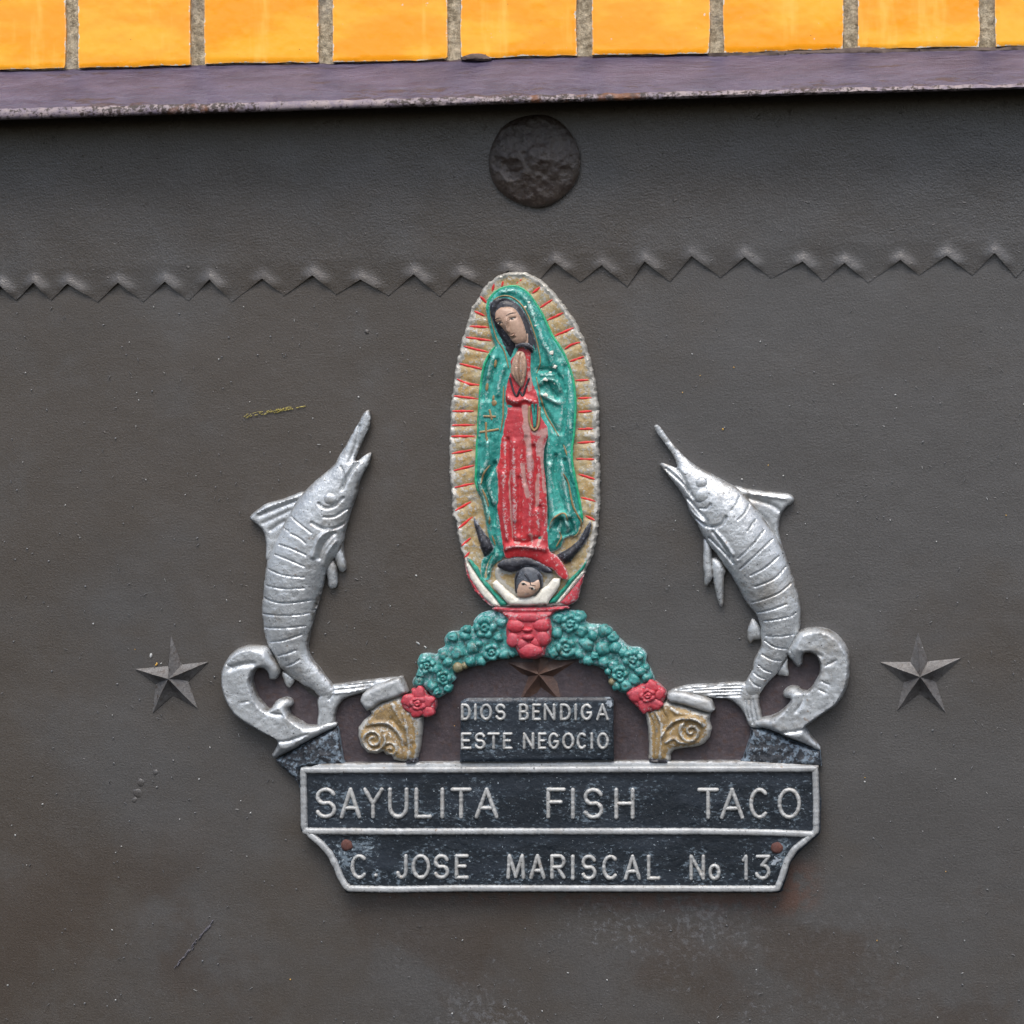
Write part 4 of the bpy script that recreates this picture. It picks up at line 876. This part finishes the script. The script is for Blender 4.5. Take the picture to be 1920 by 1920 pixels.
# ---- medallion with the praying figure
med_ol = Z('A', [(860, 115), (960, 125), (1060, 165), (1150, 225), (1230, 300), (1300, 380), (1370, 470), (1440, 572), (1512, 680), (1570, 800), (1612, 900), (1642, 1000), (1680, 1130), (1702, 1250), (1727, 1380), (1740, 1500), (1756, 1620), (1754, 1750), (1762, 1900)],
             'B', [(1754, 110), (1757, 250), (1766, 400), (1760, 550), (1766, 700), (1754, 850), (1742, 1000), (1720, 1150), (1690, 1280), (1652, 1380), (1612, 1450), (1592, 1540), (1552, 1650), (1538, 1740), (1512, 1792), (1430, 1836), (1200, 1850), (1000, 1856), (750, 1852), (600, 1842), (560, 1822), (480, 1752), (408, 1680), (368, 1590), (320, 1500), (300, 1380), (284, 1310), (250, 1200), (216, 1050), (204, 930), (164, 850), (160, 700), (150, 560), (134, 430), (130, 250), (131, 100)],
             'A', [(130, 1900), (140, 1750), (144, 1600), (166, 1430), (190, 1250), (200, 1150), (236, 1000), (264, 880), (300, 760), (336, 640), (368, 520), (420, 440), (470, 350), (520, 270), (600, 200), (680, 150), (770, 120)])
rays = [('A', p) for p in ([(475, 390), (535, 450)], [(415, 550), (505, 590)], [(365, 710), (550, 720)], [(325, 830), (575, 865)], [(300, 930), (440, 965), (570, 995)], [(255, 1120), (485, 1175)], [(225, 1290), (330, 1335), (455, 1350)], [(190, 1470), (435, 1500)], [(175, 1635), (385, 1635)], [(170, 1790), (395, 1785)], [(165, 1910), (400, 1910)],
                           [(600, 315), (615, 260)], [(705, 265), (715, 230)], [(870, 235), (910, 205)], [(1045, 340), (1110, 290)], [(1130, 500), (1245, 425)], [(1205, 640), (1365, 565)], [(1290, 810), (1475, 730)], [(1400, 950), (1470, 905), (1550, 885)], [(1455, 1090), (1585, 1045)], [(1520, 1300), (1635, 1295)], [(1545, 1495), (1670, 1490)], [(1545, 1645), (1675, 1635)], [(1545, 1830), (1685, 1825)])]
rays += [('B', p) for p in ([(170, 175), (370, 140)], [(190, 360), (390, 310)], [(200, 545), (385, 505)], [(205, 795), (355, 710)], [(235, 990), (375, 875)], [(270, 1180), (355, 1105)], [(300, 1310), (345, 1260)], [(1540, 60), (1705, 50)], [(1525, 235), (1700, 240)], [(1550, 405), (1710, 455)], [(1580, 660), (1715, 695)], [(1625, 860), (1705, 900)])]
rp_ = [Z(v, p) for v, p in rays]
def flute(p, d):
    """each ray lies in a shallow hollow, with a rounded swell between two rays; the rim stands up a little and is chipped"""
    h = np.zeros(len(p))
    for r in rp_:
        a, b = r[0], r[-1]; c = (a+b)/2; u = (b-a)/np.hypot(*(b-a))
        e = np.array([a-u*6, b+u*8]); dd = seg_dist(p, e)
        h -= 1.1*np.exp(-(dd/5.5)**2)
    h += 0.9*np.exp(-((d-4)/3.0)**2)
    return h
med = relief('oval_medallion', med_ol, M['gold'], plaque, -0.5, 9, 2.0, step=3.0, dome=False, bevel=6, wob=0.8, jag=2.2, extra=flute)
mo = med.obj
for r in rp_: tube('red_ray', [r], 5.0, 0.45, M['ray'], mo, lambda c: med.H(c)+0.15, taper='both', sink=0.5)
ck_ol = Z('A', [(840, 260), (930, 290), (1010, 360), (1080, 460), (1150, 570), (1210, 690), (1255, 790), (1330, 900), (1400, 1020), (1450, 1150), (1490, 1290), (1510, 1420), (1520, 1550), (1515, 1700), (1500, 1900)],
          'B', [(1480, 110), (1480, 250), (1510, 430), (1540, 580), (1575, 760), (1590, 900), (1560, 960), (1530, 1060), (1450, 1080), (1380, 1110), (1350, 1190), (1300, 1232), (1230, 1262), (1000, 1330), (740, 1300), (700, 1335), (640, 1372), (592, 1440), (570, 1540), (512, 1562), (478, 1532), (470, 1420), (490, 1330), (560, 1270), (612, 1210), (560, 1090), (530, 960), (510, 830), (480, 690), (430, 580), (405, 470), (410, 350), (415, 200), (420, 50)],
          'A', [(430, 1900), (435, 1700), (445, 1560), (455, 1400), (480, 1200), (510, 1090), (560, 1000), (622, 930), (600, 850), (570, 740), (545, 630), (525, 540), (530, 460), (560, 390), (640, 310), (730, 270)])
G = lambda v, pts, wd=4.0, a=-2.2: (Z(v, pts), wd, a*1.35)
cloak = relief('mantle', ck_ol, M['green'], mo, 8, 11.5, 6, step=2.6, power=1.0, curve=True, wob=0.4, cap=60,
    grooves=[G('A', [(1395, 1150), (1410, 1400), (1395, 1700), (1360, 1870)]), G('A', [(1110, 1180), (1250, 1190), (1350, 1280), (1385, 1400)], 4, -2.5), G('A', [(1190, 1320), (1270, 1430), (1310, 1480)]), G('A', [(1150, 1580), (1220, 1700), (1300, 1850)]), G('A', [(1140, 1330), (1200, 1280), (1300, 1310), (1350, 1400)], 5, 2.6), G('A', [(1150, 1450), (1240, 1500), (1330, 1540)], 5, 2.2), G('A', [(1150, 1240), (1300, 1230)], 4, 2.0),
             G('A', [(1130, 650), (1220, 850), (1330, 1050)], 5, -1.6), G('A', [(1060, 600), (1150, 850), (1230, 1000), (1260, 1130)], 6, 2.0), G('A', [(700, 330), (850, 320), (980, 420), (1050, 560)], 6, 1.8), G('A', [(560, 1050), (520, 1250), (500, 1500)]), G('A', [(660, 1090), (600, 1300), (570, 1500)], 4.5, -2.0), G('A', [(610, 1050), (560, 1250)], 5, 1.8), G('A', [(740, 1150), (690, 1300), (670, 1450)], 4, 1.8), G('A', [(470, 1400), (465, 1700), (455, 1900)], 3.5, 1.4),
             G('B', [(1170, 20), (1165, 400), (1190, 700), (1205, 950)], 5, -3), G('B', [(1300, 200), (1280, 400), (1330, 600), (1390, 780)]), G('B', [(1400, 250), (1440, 420), (1500, 600), (1545, 800)]), G('B', [(1230, 300), (1240, 600), (1280, 850)], 6, 2.2), G('B', [(1370, 300), (1380, 450), (1420, 650), (1450, 850)], 5, 2.4), G('B', [(1250, 950), (1300, 860), (1400, 850), (1420, 950)], 5, 2.6), G('B', [(1290, 960), (1340, 910), (1380, 960), (1370, 1060)], 5, -3.4), G('B', [(1440, 900), (1480, 1000), (1420, 1060)], 4, -2.0),
             G('B', [(470, 100), (455, 300), (430, 450)], 4, -1.6), G('B', [(630, 290), (560, 400), (515, 500), (560, 640), (615, 800), (625, 950)], 4, -2.8), G('B', [(560, 60), (550, 250), (490, 380)], 5, 2.0), G('B', [(600, 420), (580, 560), (620, 700)], 6, 2.4), G('B', [(470, 500), (520, 680), (560, 900)], 4, 1.8), G('B', [(620, 1000), (640, 1150), (680, 1260)], 4, -2), G('B', [(600, 1280), (540, 1400), (520, 1530)], 4, -2.0), G('B', [(660, 1260), (600, 1360), (560, 1480)], 4, 2.0)])
onck = lambda c: cloak.H(c)+0.1
# bright green border of the mantle, inset from its edge
bl = Z('A', [(545, 520), (560, 440), (620, 350), (720, 290), (840, 272), (930, 305), (1010, 375), (1080, 475), (1145, 580), (1200, 700), (1250, 810), (1325, 920), (1390, 1035), (1440, 1160), (1478, 1290), (1497, 1420), (1506, 1550), (1500, 1700), (1486, 1900)], 'B', [(1468, 110), (1468, 250), (1496, 430), (1528, 580), (1560, 760), (1578, 880)])
tube('mantle_border', [bl, Z('A', [(625, 940), (570, 1010), (522, 1100), (492, 1210), (468, 1400), (458, 1560), (448, 1700), (443, 1900)], 'B', [(432, 60), (428, 200), (422, 350), (418, 470), (442, 575)])], 4.6, 0.9, M['green_edge'], mo, lambda c: cloak.H(c)-0.2, sink=0.8)
gold_lines = [Z('A', [(580, 600), (578, 500), (610, 430), (680, 385), (760, 375), (840, 405), (920, 475), (985, 580), (1035, 720), (1080, 860), (1112, 1000), (1122, 1110), (1085, 1215)]), Z('A', [(585, 610), (605, 710), (650, 850), (720, 960), (755, 1070), (775, 1160)]),
              Z('A', [(722, 1370), (718, 1550), (716, 1700), (690, 1850)]), Z('A', [(1080, 1270), (1110, 1400), (1140, 1530), (1190, 1680), (1260, 1800), (1320, 1900)]), Z('B', [(1380, 90), (1412, 190)]), Z('B', [(1375, 400), (1425, 490), (1452, 620), (1480, 750), (1530, 850), (1570, 935), (1530, 1050), (1460, 1100)]),
              Z('B', [(570, 310), (505, 395), (475, 510)]), Z('B', [(490, 570), (530, 660), (555, 750)]), Z('B', [(570, 870), (565, 950)]), Z('B', [(1225, 1000), (1250, 910), (1320, 845), (1390, 832), (1420, 900)]), Z('B', [(1335, 1040), (1350, 1095), (1300, 1190)]), Z('B', [(600, 1080), (630, 1170)])]
for k, p in enumerate(gold_lines): tube('gold_trim', [p], 3.4 if k > 1 else 2.8, 0.9, M['trim_gold'], mo, onck, taper='both')
for v, a, b in (('A', [(470, 1862), (560, 1850), (660, 1832)], [(530, 1765), (532, 1920)]), ('A', [(510, 1690), (630, 1695)], [(570, 1625), (592, 1720)])):
    tube('gold_cross', [Z(v, a), Z(v, b)], 4.2, 0.6, M['trim_gold'], mo, onck)
for v, x, y, rx, ry in (('A', 620, 1545, 5, 6), ('A', 630, 1110, 3, 8), ('A', 540, 1370, 3, 8), ('B', 540, 30, 2, 6), ('A', 612, 1490, 2.5, 6)):
    c = Z(v, [(x, y)])[0]; blob('gold_spot', c, rx, ry, 0.8, M['trim_gold'], mo, gz(cloak, c)-0.1, ang=0.1, na=14, nr=4)
for v, x, y, r in (('A', 1245, 1000, 3.6), ('A', 1280, 1150, 3.4), ('A', 1180, 1290, 3.4), ('A', 1075, 700, 2.4), ('A', 960, 500, 2.6), ('A', 1230, 1215, 2.8), ('A', 1285, 1330, 3), ('A', 1180, 1460, 3.5), ('A', 1000, 450, 2)):
    c = Z(v, [(x, y)])[0]; blob('pale_spot', c, r*1.2, r, 0.7, M['white'], mo, gz(cloak, c)-0.1, na=12, nr=4, wob=0.5, seed=int(x))
hair = relief('hair', Z('A', [(568, 490), (590, 435), (680, 402), (780, 412), (880, 470), (950, 560), (1000, 660), (1042, 780), (1080, 900), (1100, 1050), (1060, 1062), (1010, 1000), (930, 940), (850, 940), (810, 1060), (785, 1090), (755, 990), (700, 860), (640, 740), (585, 600)]), M['black'], mo, 9, 16.5, 4.5, step=2.4, power=0.9, wob=0.3,
              grooves=[G('A', [(620, 560), (680, 450), (780, 430), (880, 500), (960, 640), (1030, 850), (1060, 1020)], 3, -0.9), G('A', [(600, 600), (660, 760), (760, 930)], 3, -0.9)])
neck = relief('neck', Z('A', [(860, 840), (975, 770), (990, 880), (985, 930), (900, 935), (850, 920)]), M['skin'], mo, 14, 19, 2, step=2.5, wob=.1)
face = relief('face', Z('A', [(622, 610), (645, 535), (715, 500), (820, 505), (880, 565), (926, 655), (958, 745), (970, 835), (940, 888), (880, 906), (828, 885), (770, 805), (718, 742), (672, 690), (636, 655)]), M['skin'], mo, 15, 20.0, 6, step=1.8, power=0.9, wob=0.1,
              grooves=[G('A', [(765, 640), (758, 700), (770, 765)], 2.6, 2.4), G('A', [(640, 668), (690, 665)], 2.6, -1.0), G('A', [(780, 632), (850, 615)], 2.6, -1.0), G('A', [(795, 822), (840, 805)], 1.6, 0.9), G('A', [(790, 812), (850, 790)], 1.2, -0.7), G('A', [(800, 850), (850, 830)], 2, -0.6)])
onf = lambda c: face.H(c)+0.05
tube('eyebrow', [Z('A', [(625, 640), (655, 622), (690, 617)])], 1.7, 0.3, M['brow'], mo, onf, taper='both', step=1.2); tube('eyebrow', [Z('A', [(752, 590), (800, 568), (852, 562)])], 1.7, 0.3, M['brow'], mo, onf, taper='both', step=1.2)
for (lid, eye, pup) in (([(645, 672), (672, 658), (712, 668)], (682, 674), (680, 673)), ([(782, 640), (812, 618), (856, 612)], (816, 632), (815, 631))):
    c = Z('A', [eye])[0]; blob('eye', c, 4.4, 2.1, 0.4, M['eye_white'], mo, gz(face, c), ang=-0.25, na=14, nr=4, wob=0)
    c = Z('A', [pup])[0]; blob('pupil', c, 2.3, 2.1, 0.4, M['brow'], mo, gz(face, c)+0.3, na=12, nr=4, wob=0)
    tube('eyelid', [Z('A', lid)], 1.7, 0.4, M['brow'], mo, lambda q: face.H(q)+0.25, taper='both', step=1.2)
tube('mouth', [Z('A', [(795, 818), (820, 812), (846, 796)])], 1.6, 0.3, M['rust'], mo, onf, taper='both', step=1.2)
WORN = [(Z('A', [(960, 1600), (975, 1750), (985, 1900)]), 9), (Z('A', [(1070, 1860), (1110, 1880), (1190, 1850)], 'B', [(1120, 60), (1130, 180)]), 9), (Z('B', [(990, 20), (1020, 200), (1010, 330)]), 10), (Z('B', [(1100, 420), (1090, 620), (1085, 740)]), 6), (Z('B', [(1145, 200), (1150, 400), (1170, 600)]), 4),
        (Z('B', [(800, 370), (785, 500), (800, 700), (815, 1000), (825, 1090)]), 3.2), (Z('B', [(1145, 1085), (1110, 1130), (1100, 1180)]), 4), (Z('B', [(845, 1145), (890, 1155)]), 3.2), (Z('B', [(650, 330), (645, 440), (660, 600)]), 3.5), (Z('B', [(940, 300), (960, 500), (1000, 640)]), 6), (Z('A', [(1000, 1220), (1020, 1330), (1010, 1400)]), 6), (Z('B', [(1030, 1050), (1035, 1130)]), 4)]
def gown_wear(p):
    r = np.zeros(len(p))
    for q_, wd in WORN: r = np.maximum(r, np.exp(-(seg_dist(p, q_)/wd)**2)*0.75)
    return r
gown = relief('gown', Z('A', [(850, 1000), (880, 930), (970, 922), (1030, 962), (1060, 1060), (1056, 1200), (1060, 1350), (1100, 1480), (1108, 1580), (1130, 1700), (1198, 1810), (1205, 1900)],
                        'B', [(1180, 60), (1160, 150), (1156, 300), (1180, 500), (1196, 750), (1196, 900), (1202, 1100), (1222, 1245), (1290, 1290), (1362, 1380), (1412, 1480), (1416, 1552), (1340, 1532), (1260, 1445), (1160, 1395), (1060, 1340), (950, 1310), (850, 1305), (755, 1322), (722, 1260), (692, 1050), (672, 900), (652, 780), (656, 600), (650, 420), (628, 350), (655, 300), (680, 200), (690, 40)],
                        'A', [(715, 1880), (732, 1750), (760, 1640), (740, 1520), (742, 1400), (772, 1270), (800, 1180), (792, 1080)]), M['red'], mo, 9, 16.5, 5, step=2.6, power=0.9, wob=0.4, curve=True, wear=gown_wear,
              grooves=[G('B', [(770, 20), (780, 400), (792, 700), (812, 1100)], 3.4, -1.8), G('B', [(900, 450), (905, 750), (890, 1050)], 4, -1.6), G('B', [(965, 0), (945, 300), (960, 500)], 3.2, -1.6), G('B', [(1050, 100), (1080, 500), (1075, 760)], 3.5, -1.8), G('B', [(1120, 760), (1140, 950), (1120, 1100)], 4, -1.6), G('B', [(840, 50), (845, 500), (850, 900)], 5, 1.6), G('B', [(1010, 200), (1020, 600), (1010, 1050)], 5, 1.5), G('B', [(720, 400), (730, 800), (760, 1100)], 4, 1.4), G('B', [(720, 1220), (900, 1180), (1180, 1220)], 5, 1.8), G('B', [(830, 1130), (960, 1150), (1100, 1100)], 4, -1.5),
                       G('A', [(760, 1480), (860, 1530), (960, 1500), (1070, 1540)], 5, 2.0), G('A', [(760, 1580), (900, 1590)], 4, -1.6), G('A', [(1040, 1000), (1030, 1200), (1070, 1400)], 3.5, -1.6)])
ong = lambda c: gown.H(c)
tube('hanging_ribbon', [Z('A', [(1005, 1590), (1000, 1700), (1020, 1800), (1060, 1845), (1100, 1790), (1110, 1680), (1112, 1600)])], 5, 1.6, M['trim_gold'], mo, lambda c: gown.H(c)+0.2)
tube('ribbon_fold', [Z('A', [(1035, 1570), (1048, 1680), (1058, 1800)]), Z('A', [(1075, 1570), (1072, 1680), (1064, 1790)])], 5, 1.3, M['green'], mo, lambda c: np.maximum(gown.H(c), cloak.H(c))+0.2)
col = relief('dark_collar', Z('A', [(850, 925), (900, 895), (980, 890), (1040, 930), (1040, 965), (985, 945), (965, 965), (940, 930), (890, 930), (860, 950)]), M['black'], mo, 14, 22, 1.5, step=2.2, wob=.2)
hands = relief('praying_hands', Z('A', [(870, 985), (930, 990), (960, 1050), (972, 1150), (954, 1280), (922, 1372), (880, 1342), (820, 1262), (795, 1200), (810, 1120), (835, 1040)]), M['skin'], mo, 14, 20.5, 6, step=1.8, wob=0.15, curve=True,
               grooves=[G('A', [(905, 1000), (892, 1150), (900, 1350)], 1.5, -2.0), G('A', [(850, 1060), (838, 1200), (860, 1290)], 1.5, -1.1), G('A', [(930, 1050), (935, 1200), (920, 1300)], 1.5, -1.1), G('A', [(870, 1030), (865, 1150)], 1.3, -0.8)])
for p in ([(792, 1275), (815, 1370), (840, 1440), (868, 1470), (888, 1420), (905, 1385)], [(908, 1430), (932, 1468), (958, 1390), (978, 1330), (997, 1280)]):
    tube('black_cord', [Z('A', p)], 4.0, 1.2, M['black'], mo, lambda c: gown.H(c)+0.2)
# crescent, cherub and its bands
relief('crescent_horn', Z('B', [(388, 866), (430, 920), (500, 1030), (580, 1130), (617, 1210), (570, 1272), (510, 1312), (470, 1200), (430, 1050), (400, 960)]), M['black'], mo, 8, 11.5, 5.5, step=2.6, wob=.2, curve=False)
relief('crescent_horn', Z('B', [(1665, 913), (1682, 960), (1652, 1070), (1592, 1180), (1502, 1290), (1452, 1362), (1390, 1382), (1350, 1332), (1300, 1280), (1380, 1240), (1460, 1190), (1540, 1120), (1600, 1010)]), M['black'], mo, 8, 11.5, 5.5, step=2.6, wob=.2, curve=False)
relief('cherub_ground', Z('B', [(640, 1420), (760, 1440), (900, 1400), (1100, 1420), (1240, 1470), (1250, 1540), (1100, 1720), (880, 1750), (740, 1650), (640, 1550)]), M['gold'], mo, 8, 11.5, 1.5, step=3, dome=False, bevel=6)
relief('dark_wing', Z('B', [(648, 1392), (720, 1342), (850, 1312), (970, 1310), (1075, 1350), (1180, 1402), (1252, 1472), (1160, 1474), (1050, 1415), (950, 1405), (870, 1452), (800, 1474), (700, 1442)]), M['black'], mo, 9, 17, 3, step=2.6, wob=.4)
ch = relief('cherub_hair', Z('B', [(850, 1692), (838, 1560), (870, 1460), (940, 1410), (1020, 1400), (1090, 1440), (1142, 1520), (1146, 1630), (1110, 1660), (1000, 1700), (880, 1700)]), M['hair_worn'], mo, 9, 15, 5, step=2.4, wob=.4)
cf = relief('cherub_face', Z('B', [(872, 1650), (900, 1590), (950, 1560), (1000, 1582), (1050, 1580), (1102, 1560), (1114, 1640), (1062, 1705), (985, 1745), (885, 1745), (866, 1705)]), M['skin'], mo, 12, 18.8, 4, step=2.2, wob=.15)
for p in ([(880, 1470), (852, 1560), (855, 1690)], [(1100, 1500), (1128, 1570), (1122, 1650)], [(960, 1500), (1005, 1560), (1015, 1600)]):
    tube('hair_lock', [Z('B', p)], 5.0, 1.6, M['black'], mo, lambda c: np.maximum(ch.H(c), cf.H(c)*(cf.H(c) > 18.9))-0.3, taper='end')
oncf = lambda c: cf.H(c)+0.05
for lid, c0, brow in (([(915, 1590), (945, 1590), (970, 1612)], (942, 1600), [(925, 1555), (990, 1578)]), ([(1000, 1640), (1030, 1642), (1070, 1662)], (1035, 1648), [(1015, 1608), (1072, 1620)])):
    c = Z('B', [c0])[0]; blob('eye', c, 5.4, 2.8, 0.4, M['eye_white'], mo, gz(cf, c), ang=0.45, na=14, nr=4, wob=0)
    blob('pupil', c+np.array([-0.5, 0]), 2.7, 2.4, 0.4, M['brow'], mo, gz(cf, c)+0.35, na=12, nr=4, wob=0)
    tube('eyelid', [Z('B', lid)], 1.6, 0.4, M['brow'], mo, lambda q: cf.H(q)+0.2, taper='both', step=1.2); tube('eyebrow', [Z('B', brow)], 1.4, 0.3, M['brow'], mo, oncf, taper='both', step=1.2)
relief('white_collar', Z('B', [(598, 1592), (640, 1555), (690, 1602), (750, 1662), (862, 1752), (960, 1742), (1062, 1732), (1130, 1662), (1200, 1612), (1262, 1540), (1340, 1542), (1330, 1622), (1290, 1690), (1222, 1780), (1200, 1822), (1000, 1836), (800, 1832), (755, 1808), (680, 1710), (612, 1642)]), M['white'], mo, 9, 16, 2.2, step=2.8, dome=False, bevel=8, curve=False)
for p in ([(318, 1310), (372, 1342), (450, 1430), (482, 1532), (552, 1592), (622, 1682), (702, 1762), (772, 1812), (742, 1842), (690, 1842), (602, 1722), (512, 1622), (440, 1522), (370, 1412)], [(1632, 1330), (1572, 1420), (1492, 1500), (1422, 1562), (1390, 1622), (1312, 1702), (1222, 1782), (1212, 1812), (1285, 1812), (1340, 1742), (1400, 1672), (1470, 1580), (1552, 1490), (1608, 1420)]):
    relief('green_band', Z('B', p), M['teal_band'], mo, 8, 13, 2.0, step=2.6, dome=False, bevel=6, curve=False)
for p in ([(308, 1340), (368, 1412), (440, 1522), (512, 1622), (602, 1722), (690, 1845), (612, 1842), (500, 1742), (430, 1642), (360, 1542), (330, 1442)], [(1608, 1425), (1552, 1490), (1470, 1580), (1400, 1672), (1340, 1742), (1285, 1814), (1340, 1805), (1422, 1702), (1502, 1602), (1588, 1500)]):
    relief('white_band', Z('B', p), M['white'], mo, 8, 12.4, 1.8, step=2.6, dome=False, bevel=6, curve=False)
for p in ([(298, 1370), (330, 1450), (360, 1545), (430, 1645), (500, 1745), (612, 1845), (560, 1826), (480, 1755), (406, 1684), (366, 1594), (318, 1502)], [(1602, 1490), (1512, 1600), (1432, 1700), (1335, 1806), (1430, 1838), (1514, 1794), (1542, 1740), (1556, 1652), (1596, 1540)]):
    relief('red_band', Z('B', p), M['rose'], mo, 8, 11.8, 2.2, step=2.6, dome=False, bevel=7, curve=False, wob=.5)
